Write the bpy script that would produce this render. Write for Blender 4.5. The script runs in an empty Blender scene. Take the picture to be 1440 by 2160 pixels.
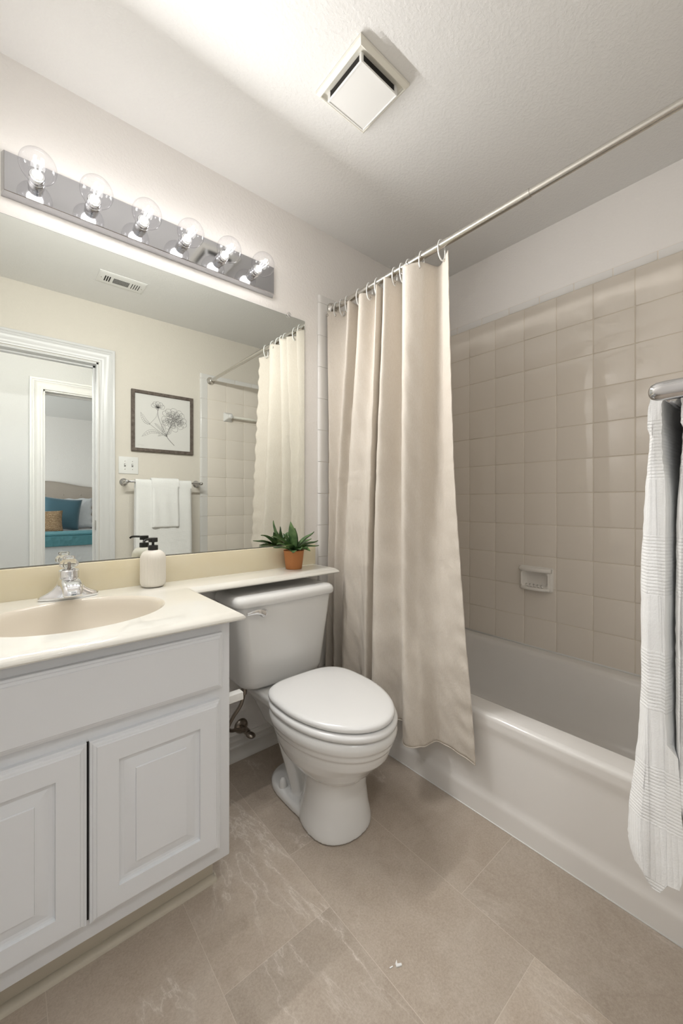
import bpy, bmesh, math, random
from mathutils import Vector, Matrix
from math import sin, cos, pi, radians
C = bpy.context.scene.collection
S = bpy.context.scene
random.seed(7)

# ---------------------------------------------------------------- camera
cam = bpy.data.cameras.new('camera')
cam.sensor_fit = 'AUTO'; cam.sensor_width = 36.0
cam.lens = 836.3 / 2160 * 36.0
cam.shift_y = -(1080 - 1059.1) / 2160
cam.clip_start = 0.02
camo = bpy.data.objects.new('camera', cam); C.objects.link(camo)
camo.location = (0, 0, 1.089)
camo.rotation_euler = (radians(90), 0, -0.7030)
S.camera = camo

# ---------------------------------------------------------------- world, exposure, lights
w = bpy.data.worlds.new('world'); S.world = w; w.use_nodes = True
w.node_tree.nodes['Background'].inputs[0].default_value = (0.75, 0.85, 1.0, 1)
w.node_tree.nodes['Background'].inputs[1].default_value = 0.3
S.view_settings.view_transform = 'Standard'
S.view_settings.look = 'None'
S.view_settings.exposure = 0.2
S.view_settings.gamma = 1.0
S.view_settings.use_curve_mapping = False
BULB_W = 0.21     # all-round glow of each globe bulb
BULB_FRONT_W = 2.75 # disc added in each bulb, aimed into the room to spare wall and ceiling
def area(name, loc, rot, sx, sy, power, col):
    l = bpy.data.lights.new(name, 'AREA'); l.shape = 'RECTANGLE'; l.size = sx; l.size_y = sy
    l.energy = power; l.color = col
    o = bpy.data.objects.new(name, l); C.objects.link(o); o.location = loc; o.rotation_euler = rot
    return o
area('hall_ceiling_lamp', (0.2, -0.30, 2.40), (radians(38), 0, 0), 1.0, 0.25, 31, (0.97, 0.985, 1.0))  # unseen area light added by the doorway, tilted in to fill the bathroom
area('hall_end_daylight', (-1.55, -0.6, 1.5), (0, radians(-90), 0), 1.6, 0.8, 7, (0.92, 0.96, 1.0))  # added fill at the closed hall end, no window behind it
area('bedroom_daylight', (-2.3, -3.0, 1.6), (0, radians(-90), 0), 1.6, 1.8, 80, (0.97, 0.98, 1.0))  # area light added inside the side wall to brighten the bedroom, no window built

# ---------------------------------------------------------------- materials
def mat(name, col, rough=0.5, metal=0.0, spec=0.5, **kw):
    m = bpy.data.materials.new(name); m.use_nodes = True
    b = m.node_tree.nodes['Principled BSDF']
    b.inputs['Base Color'].default_value = (*col, 1)
    b.inputs['Roughness'].default_value = rough
    b.inputs['Metallic'].default_value = metal
    b.inputs['Specular IOR Level'].default_value = spec
    for k, v in kw.items():
        b.inputs[k.replace('_', ' ')].default_value = v
    return m
def N(m, t, **props):
    n = m.node_tree.nodes.new(t)
    for k, v in props.items(): setattr(n, k, v)
    return n
def L(m, a, b): m.node_tree.links.new(a, b)
def bsdf(m): return m.node_tree.nodes['Principled BSDF']
def coord(m): return N(m, 'ShaderNodeTexCoord').outputs['Object']
def noise(m, scale, detail=3, rough=0.5, vec=None, dist=0.0):
    n = N(m, 'ShaderNodeTexNoise'); n.inputs['Scale'].default_value = scale
    n.inputs['Detail'].default_value = detail; n.inputs['Roughness'].default_value = rough
    n.inputs['Distortion'].default_value = dist
    L(m, vec or coord(m), n.inputs['Vector']); return n
def ramp(m, fac, stops):
    r = N(m, 'ShaderNodeValToRGB'); e = r.color_ramp.elements
    e[0].position, e[0].color = stops[0][0], (*stops[0][1], 1)
    e[1].position, e[1].color = stops[-1][0], (*stops[-1][1], 1)
    for p, c in stops[1:-1]:
        x = e.new(p); x.color = (*c, 1)
    L(m, fac, r.inputs['Fac']); return r.outputs['Color']
def bump(m, height, strength, dist, prev=None):
    b = N(m, 'ShaderNodeBump'); b.inputs['Strength'].default_value = strength
    b.inputs['Distance'].default_value = dist; L(m, height, b.inputs['Height'])
    if prev: L(m, prev, b.inputs['Normal'])
    return b.outputs['Normal']
def mathn(m, op, a, b=None, c=None):
    n = N(m, 'ShaderNodeMath', operation=op)
    for i, v in enumerate((a, b, c)):
        if v is None: continue
        if isinstance(v, (int, float)): n.inputs[i].default_value = v
        else: L(m, v, n.inputs[i])
    return n.outputs[0]
def mixc(m, fac, a, b):
    n = N(m, 'ShaderNodeMix', data_type='RGBA')
    for s, v in ((n.inputs[0], fac), (n.inputs[6], a), (n.inputs[7], b)):
        if isinstance(v, (int, float)): s.default_value = v
        elif isinstance(v, tuple): s.default_value = (*v, 1)
        else: L(m, v, s)
    return n.outputs[2]

def painted(name, col, k=1.0):
    m = mat(name, col, 0.75, spec=0.25)
    n1 = noise(m, 95, 3, 0.6); n2 = noise(m, 32, 2, 0.5)
    r = ramp(m, n1.outputs['Fac'], [(0.42, (0, 0, 0)), (0.66, (1, 1, 1))])
    h = mathn(m, 'ADD', r, mathn(m, 'MULTIPLY', n2.outputs['Fac'], 0.5))
    L(m, bump(m, h, 0.28 * k, 0.002), bsdf(m).inputs['Normal'])
    return m
M = {}
M['wall'] = painted('painted_drywall', (0.84, 0.815, 0.785))
M['wall_warm'] = painted('cream_drywall', (0.76, 0.715, 0.64))
M['wall_hall'] = painted('hall_drywall', (0.60, 0.605, 0.61), 0.6)
M['ceiling'] = painted('ceiling_texture', (0.82, 0.815, 0.80), 0.9)
M['trim'] = mat('gloss_trim_paint', (0.72, 0.72, 0.715), 0.3)
M['base'] = mat('baseboard_paint', (0.74, 0.72, 0.68), 0.35)
M['toe'] = mat('toe_kick_paint', (0.62, 0.57, 0.47), 0.4)
M['cab'] = mat('white_cabinet_paint', (0.80, 0.82, 0.845), 0.25)
M['black'] = mat('matte_black', (0.012, 0.012, 0.012), 0.45)
M['dark'] = mat('dark_gap', (0.015, 0.013, 0.012), 0.7)
M['chrome'] = mat('chrome', (0.82, 0.83, 0.85), 0.06, 1.0)
M['plate'] = mat('chrome_backplate', (0.44, 0.44, 0.455), 0.07, 1.0)
M['nickel'] = mat('brushed_nickel', (0.62, 0.60, 0.56), 0.24, 1.0)
M['oldmetal'] = mat('tarnished_metal', (0.33, 0.29, 0.25), 0.28, 1.0)
M['mirror'] = mat('mirror_silver', (0.80, 0.825, 0.785), 0.0, 1.0)
M['mirror_edge'] = mat('mirror_edge', (0.18, 0.2, 0.19), 0.3)
M['porcelain'] = mat('porcelain', (0.80, 0.80, 0.785), 0.09, Coat_Weight=0.4)
M['dish'] = mat('soap_dish_ceramic', (0.88, 0.85, 0.80), 0.12)
M['towel_chrome'] = mat('towel_bar_chrome', (0.60, 0.60, 0.61), 0.10, 1.0)
M['seat'] = mat('white_plastic_seat', (0.80, 0.80, 0.79), 0.2)
M['tub'] = mat('enamel_tub', (0.86, 0.84, 0.81), 0.12)
M['grout'] = mat('tile_grout', (0.80, 0.73, 0.62), 0.8)
M['white_plastic'] = mat('white_plastic', (0.82, 0.82, 0.80), 0.35)
M['fan'] = mat('ivory_plastic', (0.80, 0.78, 0.70), 0.4)
M['terracotta'] = mat('terracotta', (0.47, 0.19, 0.062), 0.75)
M['soil'] = mat('dark_soil', (0.02, 0.012, 0.01), 0.9)
M['paper'] = mat('paper_print', (0.74, 0.73, 0.70), 0.7)
M['ink'] = mat('grey_ink', (0.11, 0.105, 0.10), 0.8)
M['ink2'] = mat('light_grey_ink', (0.33, 0.32, 0.31), 0.8)
M['teal'] = mat('teal_velvet', (0.05, 0.125, 0.165), 0.75, Sheen_Weight=0.3)
M['teal_quilt'] = mat('teal_quilt', (0.09, 0.27, 0.32), 0.7)
M['headboard'] = mat('linen_upholstery', (0.42, 0.37, 0.32), 0.85)
M['clear_plastic'] = mat('clear_plastic', (0.9, 0.9, 0.9), 0.1, Transmission_Weight=0.9)

# tile glaze
m = M['tile'] = mat('glazed_tile', (0.88, 0.82, 0.74), 0.07, Coat_Weight=0.3)
L(m, bump(m, noise(m, 9, 2).outputs['Fac'], 0.25, 0.006), bsdf(m).inputs['Normal'])
m = M['tile_trim'] = mat('glazed_trim_tile', (0.78, 0.765, 0.74), 0.09)

# cultured marble
m = M['marble'] = mat('cultured_marble', (0.80, 0.76, 0.64), 0.12, Coat_Weight=0.5)
n = noise(m, 5, 5, 0.6, dist=1.2)
L(m, ramp(m, n.outputs['Fac'], [(0.3, (0.84, 0.83, 0.775)), (0.7, (0.82, 0.80, 0.725))]), bsdf(m).inputs['Base Color'])
m = M['marble_y'] = mat('cultured_marble_splash', (0.78, 0.66, 0.40), 0.14, Coat_Weight=0.4)
n = noise(m, 4, 5, 0.6, dist=1.2)
L(m, ramp(m, n.outputs['Fac'], [(0.3, (0.82, 0.75, 0.57)), (0.7, (0.80, 0.71, 0.49))]), bsdf(m).inputs['Base Color'])
M['basin'] = mat('sink_basin_marble', (0.74, 0.68, 0.58), 0.16, Coat_Weight=0.4)

# floor vinyl planks of stone look, laid along y
m = M['floor'] = mat('stone_look_vinyl', (0.5, 0.45, 0.4), 0.42, spec=0.35)
sx = N(m, 'ShaderNodeSeparateXYZ'); co = coord(m); L(m, co, sx.inputs[0])
X, Y = sx.outputs[0], sx.outputs[1]
u = mathn(m, 'DIVIDE', mathn(m, 'SUBTRACT', X, 0.068), 0.2995)
iu = mathn(m, 'FLOOR', u); fu = mathn(m, 'FRACT', u)
v = mathn(m, 'DIVIDE', mathn(m, 'SUBTRACT', Y, mathn(m, 'MULTIPLY_ADD', iu, 0.2, 0.635)), 0.61)
iv = mathn(m, 'FLOOR', v); fv = mathn(m, 'FRACT', v)
def edge(f, size, wd):
    d = mathn(m, 'MULTIPLY', mathn(m, 'MINIMUM', f, mathn(m, 'SUBTRACT', 1.0, f)), size)
    return mathn(m, 'LESS_THAN', d, wd)
line = mathn(m, 'MAXIMUM', edge(fu, 0.2995, 0.0008), edge(fv, 0.61, 0.0008))
cb = N(m, 'ShaderNodeCombineXYZ'); L(m, iu, cb.inputs[0]); L(m, iv, cb.inputs[1])
wn = N(m, 'ShaderNodeTexWhiteNoise', noise_dimensions='3D'); L(m, cb.outputs[0], wn.inputs[0])
off = N(m, 'ShaderNodeVectorMath', operation='MULTIPLY_ADD')
L(m, wn.outputs['Color'], off.inputs[0]); off.inputs[1].default_value = (7, 7, 7); L(m, co, off.inputs[2])
ov = off.outputs[0]
big = noise(m, 2.6, 8, 0.66, ov, 1.4); mid = noise(m, 17, 6, 0.7, ov, 0.8); fine = noise(m, 190, 5, 0.8, ov)
base = ramp(m, big.outputs['Fac'], [(0.3, (0.375, 0.300, 0.232)), (0.5, (0.455, 0.380, 0.307)), (0.7, (0.555, 0.485, 0.41))])
base = mixc(m, 0.35, base, ramp(m, mid.outputs['Fac'], [(0.3, (0.36, 0.29, 0.225)), (0.7, (0.58, 0.51, 0.43))]))
base = mixc(m, 0.30, base, ramp(m, fine.outputs['Fac'], [(0.32, (0.28, 0.225, 0.17)), (0.66, (0.66, 0.585, 0.50))]))
tone = mathn(m, 'MULTIPLY_ADD', wn.outputs['Value'], 0.22, 0.90)
tn = N(m, 'ShaderNodeMix', data_type='RGBA', blend_type='MULTIPLY'); tn.inputs[0].default_value = 1
L(m, base, tn.inputs[6]); L(m, tone, tn.inputs[7])
# thin pale veins
mpv = N(m, 'ShaderNodeMapping'); mpv.inputs['Scale'].default_value = (2.2, 0.9, 1); mpv.inputs['Rotation'].default_value = (0, 0, 0.5); L(m, ov, mpv.inputs[0])
wv = noise(m, 1.5, 9, 0.6, mpv.outputs[0], 0.35)
vd = mathn(m, 'ABSOLUTE', mathn(m, 'SUBTRACT', wv.outputs['Fac'], 0.5))
vein = ramp(m, vd, [(0.0, (1, 1, 1)), (0.003, (0.3, 0.3, 0.3)), (0.014, (0.08, 0.08, 0.08)), (0.03, (0, 0, 0))])
mask = ramp(m, noise(m, 1.7, 2, 0.5, ov).outputs['Fac'], [(0.42, (0, 0, 0)), (0.58, (1, 1, 1))])
vm = mathn(m, 'MULTIPLY', mathn(m, 'MULTIPLY', vein, mask), 0.7)
colr = mixc(m, vm, tn.outputs[2], (0.74, 0.68, 0.61))
colr = mixc(m, mathn(m, 'MULTIPLY', line, 0.55), colr, (0.66, 0.59, 0.51))
L(m, colr, bsdf(m).inputs['Base Color'])
nb = bump(m, fine.outputs['Fac'], 0.15, 0.001)
L(m, bump(m, mathn(m, 'SUBTRACT', 1.0, line), 0.4, 0.0006, nb), bsdf(m).inputs['Normal'])
M['carpet'] = mat('beige_carpet', (0.42, 0.38, 0.33), 0.95)

# linen shower curtain: diffuse cloth that lets a little light through
m = M['curtain'] = mat('linen_curtain', (0.74, 0.66, 0.56), 0.85, spec=0.15)
wx = N(m, 'ShaderNodeTexNoise'); wx.inputs['Scale'].default_value = 1; wx.inputs['Detail'].default_value = 3
mp = N(m, 'ShaderNodeMapping'); mp.inputs['Scale'].default_value = (260, 260, 900)
L(m, coord(m), mp.inputs[0]); L(m, mp.outputs[0], wx.inputs['Vector'])
wy = N(m, 'ShaderNodeTexNoise'); wy.inputs['Scale'].default_value = 1; wy.inputs['Detail'].default_value = 3
mp2 = N(m, 'ShaderNodeMapping'); mp2.inputs['Scale'].default_value = (700, 700, 60)
L(m, coord(m), mp2.inputs[0]); L(m, mp2.outputs[0], wy.inputs['Vector'])
wv2 = mathn(m, 'ADD', wx.outputs['Fac'], wy.outputs['Fac'])
L(m, ramp(m, mathn(m, 'MULTIPLY', wv2, 0.5), [(0.35, (0.74, 0.675, 0.59)), (0.65, (0.85, 0.80, 0.73))]), bsdf(m).inputs['Base Color'])
wr = noise(m, 9, 4, 0.6, dist=0.6)
L(m, bump(m, wv2, 0.25, 0.0006, bump(m, wr.outputs['Fac'], 0.35, 0.012)), bsdf(m).inputs['Normal'])
tr = N(m, 'ShaderNodeBsdfTranslucent'); tr.inputs[0].default_value = (0.84, 0.76, 0.64, 1)
ms = N(m, 'ShaderNodeMixShader'); ms.inputs[0].default_value = 0.22
out = m.node_tree.nodes['Material Output']
L(m, bsdf(m).outputs[0], ms.inputs[1]); L(m, tr.outputs[0], ms.inputs[2]); L(m, ms.outputs[0], out.inputs[0])

# ribbed white towelling
def towel_mat(name, k):
    m = mat(name, (0.90, 0.90, 0.885), 0.95, spec=0.1, Sheen_Weight=0.25)
    s = N(m, 'ShaderNodeSeparateXYZ'); L(m, coord(m), s.inputs[0])
    z = s.outputs[2]
    # bands: repeated every 0.16 m, half of each with tight horizontal ribs, half with upright ribs
    f = mathn(m, 'FRACT', mathn(m, 'DIVIDE', z, 0.16 * k))
    hb = mathn(m, 'LESS_THAN', f, 0.52)
    hr = mathn(m, 'SINE', mathn(m, 'MULTIPLY', z, pi / 0.0046))
    hr = mathn(m, 'POWER', mathn(m, 'ABSOLUTE', hr), 0.6)
    t = mathn(m, 'ADD', s.outputs[0], s.outputs[1])
    vr = mathn(m, 'POWER', mathn(m, 'ABSOLUTE', mathn(m, 'SINE', mathn(m, 'MULTIPLY', t, pi / 0.0065))), 0.6)
    h = mathn(m, 'ADD', mathn(m, 'MULTIPLY', hr, hb), mathn(m, 'MULTIPLY', vr, mathn(m, 'SUBTRACT', 1.0, hb)))
    n = noise(m, 330, 3, 0.8); n2 = noise(m, 22, 3)
    nn = bump(m, n2.outputs['Fac'], 0.3, 0.01)
    nn = bump(m, h, 0.5, 0.0011, nn)
    nn = bump(m, n.outputs['Fac'], 0.5, 0.0014, nn)
    L(m, nn, bsdf(m).inputs['Normal'])
    return m
M['towel'] = towel_mat('white_ribbed_towelling', 1.0)
M['towel2'] = towel_mat('white_ribbed_hand_towelling', 0.6)

# ribbed ceramic bottle
m = M['bottle'] = mat('matte_ceramic', (0.83, 0.79, 0.71), 0.6)
# agave leaves
m = M['leaf'] = mat('agave_leaf', (0.05, 0.11, 0.035), 0.4)
n = noise(m, 30, 3)
L(m, ramp(m, n.outputs['Fac'], [(0.35, (0.03, 0.08, 0.025)), (0.7, (0.14, 0.235, 0.085))]), bsdf(m).inputs['Base Color'])
# weathered wood frame
m = M['frame'] = mat('weathered_wood', (0.12, 0.095, 0.08), 0.75)
mp = N(m, 'ShaderNodeMapping'); mp.inputs['Scale'].default_value = (14, 14, 14); L(m, coord(m), mp.inputs[0])
n = noise(m, 3, 6, 0.7, mp.outputs[0], 0.5)
L(m, ramp(m, n.outputs['Fac'], [(0.3, (0.07, 0.052, 0.042)), (0.7, (0.20, 0.165, 0.14))]), bsdf(m).inputs['Base Color'])
m = M['knit'] = mat('tan_knit', (0.42, 0.29, 0.17), 0.9)
wvn = N(m, 'ShaderNodeTexWave'); wvn.bands_direction = 'Z'; wvn.inputs['Scale'].default_value = 14; wvn.inputs['Distortion'].default_value = 6; wvn.inputs['Detail Scale'].default_value = 3
L(m, coord(m), wvn.inputs['Vector'])
L(m, ramp(m, wvn.outputs['Fac'], [(0.2, (0.30, 0.19, 0.10)), (0.8, (0.50, 0.36, 0.22))]), bsdf(m).inputs['Base Color'])
L(m, bump(m, wvn.outputs['Fac'], 0.8, 0.01), bsdf(m).inputs['Normal'])
m = M['quilt'] = mat('white_quilting', (0.72, 0.75, 0.78), 0.85)
vo = N(m, 'ShaderNodeTexVoronoi'); vo.inputs['Scale'].default_value = 22; L(m, coord(m), vo.inputs['Vector'])
L(m, bump(m, vo.outputs['Distance'], 0.7, 0.008), bsdf(m).inputs['Normal'])
m = M['teal_quilt']
vo = N(m, 'ShaderNodeTexVoronoi'); vo.inputs['Scale'].default_value = 20; L(m, coord(m), vo.inputs['Vector'])
L(m, bump(m, vo.outputs['Distance'], 0.8, 0.012), bsdf(m).inputs['Normal'])
# clear bulb glass: a thin shell, so straight-through plus fresnel reflection
def thin_glass(name, tint=(0.97, 0.97, 0.98)):
    m = bpy.data.materials.new(name); m.use_nodes = True
    nt = m.node_tree; nt.nodes.remove(nt.nodes['Principled BSDF'])
    t = nt.nodes.new('ShaderNodeBsdfTransparent'); t.inputs[0].default_value = (*tint, 1)
    g = nt.nodes.new('ShaderNodeBsdfGlossy'); g.inputs['Roughness'].default_value = 0.02
    lw = nt.nodes.new('ShaderNodeLayerWeight'); lw.inputs[0].default_value = 0.5
    pw = nt.nodes.new('ShaderNodeMath'); pw.operation = 'POWER'; pw.inputs[1].default_value = 5; nt.links.new(lw.outputs['Facing'], pw.inputs[0])
    fr = nt.nodes.new('ShaderNodeMath'); fr.operation = 'MULTIPLY_ADD'; fr.inputs[1].default_value = 0.55; fr.inputs[2].default_value = 0.035; nt.links.new(pw.outputs[0], fr.inputs[0])
    mx = nt.nodes.new('ShaderNodeMixShader')
    nt.links.new(fr.outputs[0], mx.inputs[0]); nt.links.new(t.outputs[0], mx.inputs[1]); nt.links.new(g.outputs[0], mx.inputs[2])
    nt.links.new(mx.outputs[0], nt.nodes['Material Output'].inputs[0])
    return m
M['glass'] = thin_glass('clear_bulb_glass')
M['acrylic'] = mat('clear_acrylic', (0.95, 0.95, 0.95), 0.03, Transmission_Weight=0.95, IOR=1.45)
m = M['filament'] = bpy.data.materials.new('glowing_filament'); m.use_nodes = True
b = bsdf(m); b.inputs['Base Color'].default_value = (1, 1, 1, 1)
b.inputs['Emission Color'].default_value = (1.0, 0.97, 0.93, 1); b.inputs['Emission Strength'].default_value = 22

# ---------------------------------------------------------------- mesh helpers
def link(name, me, m, parent=None, smooth=None):
    o = bpy.data.objects.new(name, me); C.objects.link(o)
    if m is not None: me.materials.append(m)
    if parent is not None: o.parent = parent
    if smooth is not None:
        for p in me.polygons: p.use_smooth = True
        if smooth < 180:
            bm = bmesh.new(); bm.from_mesh(me)
            for e in bm.edges:
                if len(e.link_faces) == 2 and e.calc_face_angle(0) > radians(smooth): e.smooth = False
            bm.to_mesh(me); bm.free()
    return o
class MB:
    """collects shapes into one mesh"""
    def __init__(s): s.v = []; s.f = []
    def add(s, vs, fs):
        k = len(s.v); s.v += [tuple(a) for a in vs]; s.f += [tuple(i + k for i in f) for f in fs]; return s
    def box(s, x0, x1, y0, y1, z0, z1):
        vs = [(x, y, z) for x in (x0, x1) for y in (y0, y1) for z in (z0, z1)]
        return s.add(vs, [(0, 1, 3, 2), (4, 6, 7, 5), (0, 4, 5, 1), (2, 3, 7, 6), (0, 2, 6, 4), (1, 5, 7, 3)])
    def loft(s, rings, cap0=True, cap1=True, closed=True):
        n = len(rings[0]); vs = [p for r in rings for p in r]; fs = []
        for i in range(len(rings) - 1):
            for j in range(n if closed else n - 1):
                a, b2 = i * n + j, i * n + (j + 1) % n
                fs.append((a, b2, b2 + n, a + n))
        if cap0: fs.append(tuple(range(n))[::-1])
        if cap1: fs.append(tuple((len(rings) - 1) * n + j for j in range(n)))
        return s.add(vs, fs)
    def tube(s, path, r, n=12, caps=True):
        path = [Vector(p) for p in path]; rr = r if isinstance(r, (list, tuple)) else [r] * len(path)
        rings = []; up = None
        for i, p in enumerate(path):
            t = (path[min(i + 1, len(path) - 1)] - path[max(i - 1, 0)]).normalized()
            if up is None:
                up = Vector((0, 0, 1)) if abs(t.z) < 0.9 else Vector((1, 0, 0))
            up = (up - t * up.dot(t)).normalized(); sd = t.cross(up)
            rings.append([p + (up * cos(a) + sd * sin(a)) * rr[i] for a in [2 * pi * k / n for k in range(n)]])
        return s.loft(rings, caps, caps)
    def lathe(s, prof, c=(0, 0, 0), axis='z', n=40, rib=0):
        rings = []
        for (r, h) in prof:
            ring = []
            for k in range(n):
                a = 2 * pi * k / n; q = r
                if axis == 'z': ring.append((c[0] + q * cos(a), c[1] + q * sin(a), c[2] + h))
                elif axis == 'y': ring.append((c[0] + q * cos(a), c[1] + h, c[2] + q * sin(a)))
                else: ring.append((c[0] + h, c[1] + q * cos(a), c[2] + q * sin(a)))
            rings.append(ring)
        return s.loft(rings)
    def build(s, name, m, parent=None, smooth=None, bevel=None, segs=2):
        me = bpy.data.meshes.new(name); me.from_pydata(s.v, [], s.f); me.update()
        bm = bmesh.new(); bm.from_mesh(me)
        bmesh.ops.remove_doubles(bm, verts=bm.verts, dist=1e-6)
        bmesh.ops.recalc_face_normals(bm, faces=bm.faces)
        if bevel:
            es = [e for e in bm.edges if len(e.link_faces) == 2 and e.calc_face_angle(0) > radians(35)]
            bmesh.ops.bevel(bm, geom=es, offset=bevel, segments=segs, affect='EDGES', profile=0.5)
            if smooth is None: smooth = 40
        bm.to_mesh(me); bm.free()
        return link(name, me, m, parent, smooth)
def tag(o, label=None, cat=None, group=None, kind=None):
    if label: o['label'] = label
    if cat: o['category'] = cat
    if group: o['group'] = group
    if kind: o['kind'] = kind
    return o
def thing(name, label, cat, loc=(0, 0, 0), group=None):
    o = bpy.data.objects.new(name, None); C.objects.link(o); o.location = loc
    o.empty_display_size = 0.05
    tag(o, label, cat, group); return o
class Off:
    """wraps a parent so that meshes written in world coordinates sit right under it"""
def part(mb, name, m, parent, **kw):
    o = mb.build(name, m, None, **kw)
    r = parent; base = Vector((0, 0, 0))
    while r is not None: base += r.location; r = r.parent
    o.data.transform(Matrix.Translation(-base)); o.parent = parent
    return o
def struct(o, label=None):
    o['kind'] = 'structure'
    if label: o['label'] = label; o['category'] = o.name.split('_')[0]
    return o
def rrect(cx, cy, hx, hy, r, n=6):
    pts = []
    for (sx_, sy_, a0) in ((1, 1, 0), (-1, 1, 90), (-1, -1, 180), (1, -1, 270)):
        for k in range(n + 1):
            a = radians(a0 + 90 * k / n)
            pts.append((cx + sx_ * (hx - r) + r * cos(a), cy + sy_ * (hy - r) + r * sin(a)))
    return pts
def catmull(P, t):
    n = len(P) - 1; i = min(int(t), n - 1); f = t - i
    p0, p1, p2, p3 = P[max(i - 1, 0)], P[i], P[i + 1], P[min(i + 2, n)]
    return tuple(0.5 * (2 * b_ + (c_ - a_) * f + (2 * a_ - 5 * b_ + 4 * c_ - d_) * f * f + (3 * b_ - a_ - 3 * c_ + d_) * f ** 3)
                 for a_, b_, c_, d_ in zip(p0, p1, p2, p3))
def smoothpath(P, k=8):
    n = (len(P) - 1) * k
    return [catmull(P, i / k) for i in range(n)] + [tuple(P[-1])]

# ---------------------------------------------------------------- room shell
XL, XR, YB, YF, ZC = -0.21, 2.032, 1.571, 0.005, 2.44
struct(MB().box(-1.7, XR + 0.1, -1.19, YB + 0.1, -0.05, 0).build('floor', M['floor']), 'stone-look vinyl floor of beige rectangular tiles in the bathroom')
struct(MB().box(-1.7, XR + 0.1, -1.19, YB + 0.1, ZC, ZC + 0.05).build('ceiling', M['ceiling']), 'white textured bathroom ceiling')
struct(MB().box(XL - 0.1, XR + 0.1, YB, YB + 0.1, 0, ZC).build('wall_back', M['wall']), 'greige textured wall behind the mirror and toilet')
struct(MB().box(XR, XR + 0.1, -1.19, YB + 0.1, 0, ZC).build('wall_right', M['wall']), 'pale painted wall above the bathtub tiles')
struct(MB().box(XL - 0.1, XL, YF, YB, 0, ZC).build('wall_left', M['wall']), 'greige painted wall at the left end of the vanity')
DX0, DX1, DZ = -0.14, 0.483, 2.037
wf = MB().box(XL - 1.5, DX0, YF - 0.115, YF, 0, ZC).box(DX1, XR, YF - 0.115, YF, 0, ZC).box(DX0, DX1, YF - 0.115, YF, DZ, ZC)
struct(wf.build('wall_front', M['wall_warm']), 'cream painted wall with the doorway, seen in the mirror')
# hall and bedroom beyond the door
HY = -1.07; BX0, BX1, BZ = 0.245, 1.00, 2.045
wh = MB().box(-1.7, BX0, HY - 0.115, HY, 0, ZC).box(BX1, XR, HY - 0.115, HY, 0, ZC).box(BX0, BX1, HY - 0.115, HY, BZ, ZC)
struct(wh.build('wall_hall', M['wall_hall']), 'pale grey hall wall around the bedroom doorway, seen in the mirror')
struct(MB().box(-1.8, -1.7, -1.19, YF, 0, ZC).build('wall_hall_end', M['wall_hall']))
struct(MB().box(-2.6, 2.8, -4.7, -4.6, 0, ZC).build('wall_bedroom', M['wall']), 'greige bedroom wall behind the headboard, seen in the mirror')
struct(MB().box(-2.7, -2.6, -4.7, HY - 0.115, 0, ZC).build('wall_bedroom_left', M['wall']))
struct(MB().box(2.7, 2.8, -4.6, HY - 0.115, 0, ZC).build('wall_bedroom_right', M['wall']))
struct(MB().box(-2.6, -1.7, HY - 0.115, HY, 0, ZC).box(XR, 2.8, HY - 0.115, HY, 0, ZC).build('wall_bedroom_front', M['wall']))
struct(MB().box(-2.7, 2.8, -4.7, -1.19, -0.05, 0).build('floor_bedroom', M['carpet']))
struct(MB().box(-2.7, 2.8, -4.7, -1.19, ZC, ZC + 0.05).build('ceiling_bedroom', M['ceiling']))

# casings: colonial profile swept round three sides of an opening
CAS = [(0.0, 0.0), (0.0, 0.010), (0.006, 0.012), (0.012, 0.010), (0.020, 0.010), (0.030, 0.014), (0.040, 0.013), (0.055, 0.016),
       (0.064, 0.021), (0.072, 0.019), (0.078, 0.024), (0.090, 0.024), (0.093, 0.020), (0.093, 0.0)]
def casing(name, x0, x1, zt, y, sgn, label):
    rings = []
    for d, t in CAS:
        yy = y + sgn * t
        rings.append([(x0 - d, yy, 0.0), (x0 - d, yy, zt + d), (x1 + d, yy, zt + d), (x1 + d, yy, 0.0)])
    mb = MB().loft(rings, False, False, closed=False)
    return struct(mb.build(name, M['trim'], smooth=30), label)
t1 = casing('trim_1', DX0 - 0.004, DX1 + 0.004, DZ + 0.004, YF, 1, 'white moulded casing around the bathroom doorway, seen in the mirror')
casing('trim_2', BX0, BX1, BZ, HY, 1, 'white moulded casing around the bedroom doorway, seen in the mirror')
jb = MB()
for (a, b2, y0, y1, zt) in ((DX0, DX1, YF - 0.116, YF + 0.001, DZ), (BX0, BX1, HY - 0.116, HY + 0.001, BZ)):
    jb.box(a - 0.001, a + 0.012, y0, y1, 0, zt); jb.box(b2 - 0.012, b2 + 0.001, y0, y1, 0, zt); jb.box(a, b2, y0, y1, zt - 0.012, zt + 0.001)
    ym = (y0 + y1) / 2
    jb.box(b2 - 0.024, b2 - 0.012, ym - 0.03, ym + 0.005, 0, zt); jb.box(a + 0.012, b2 - 0.012, ym - 0.03, ym + 0.005, zt - 0.024, zt - 0.012)
struct(jb.build('trim_3', M['trim']), 'white door jambs and stops')
sp = MB().box(DX1 - 0.0145, DX1 - 0.012, YF - 0.05, YF - 0.012, 0.90, 0.965).build('strike_plate', M['nickel'], bevel=0.001)
tag(sp, 'small nickel strike plate on the white door jamb, seen in the mirror', 'strike plate')

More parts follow.
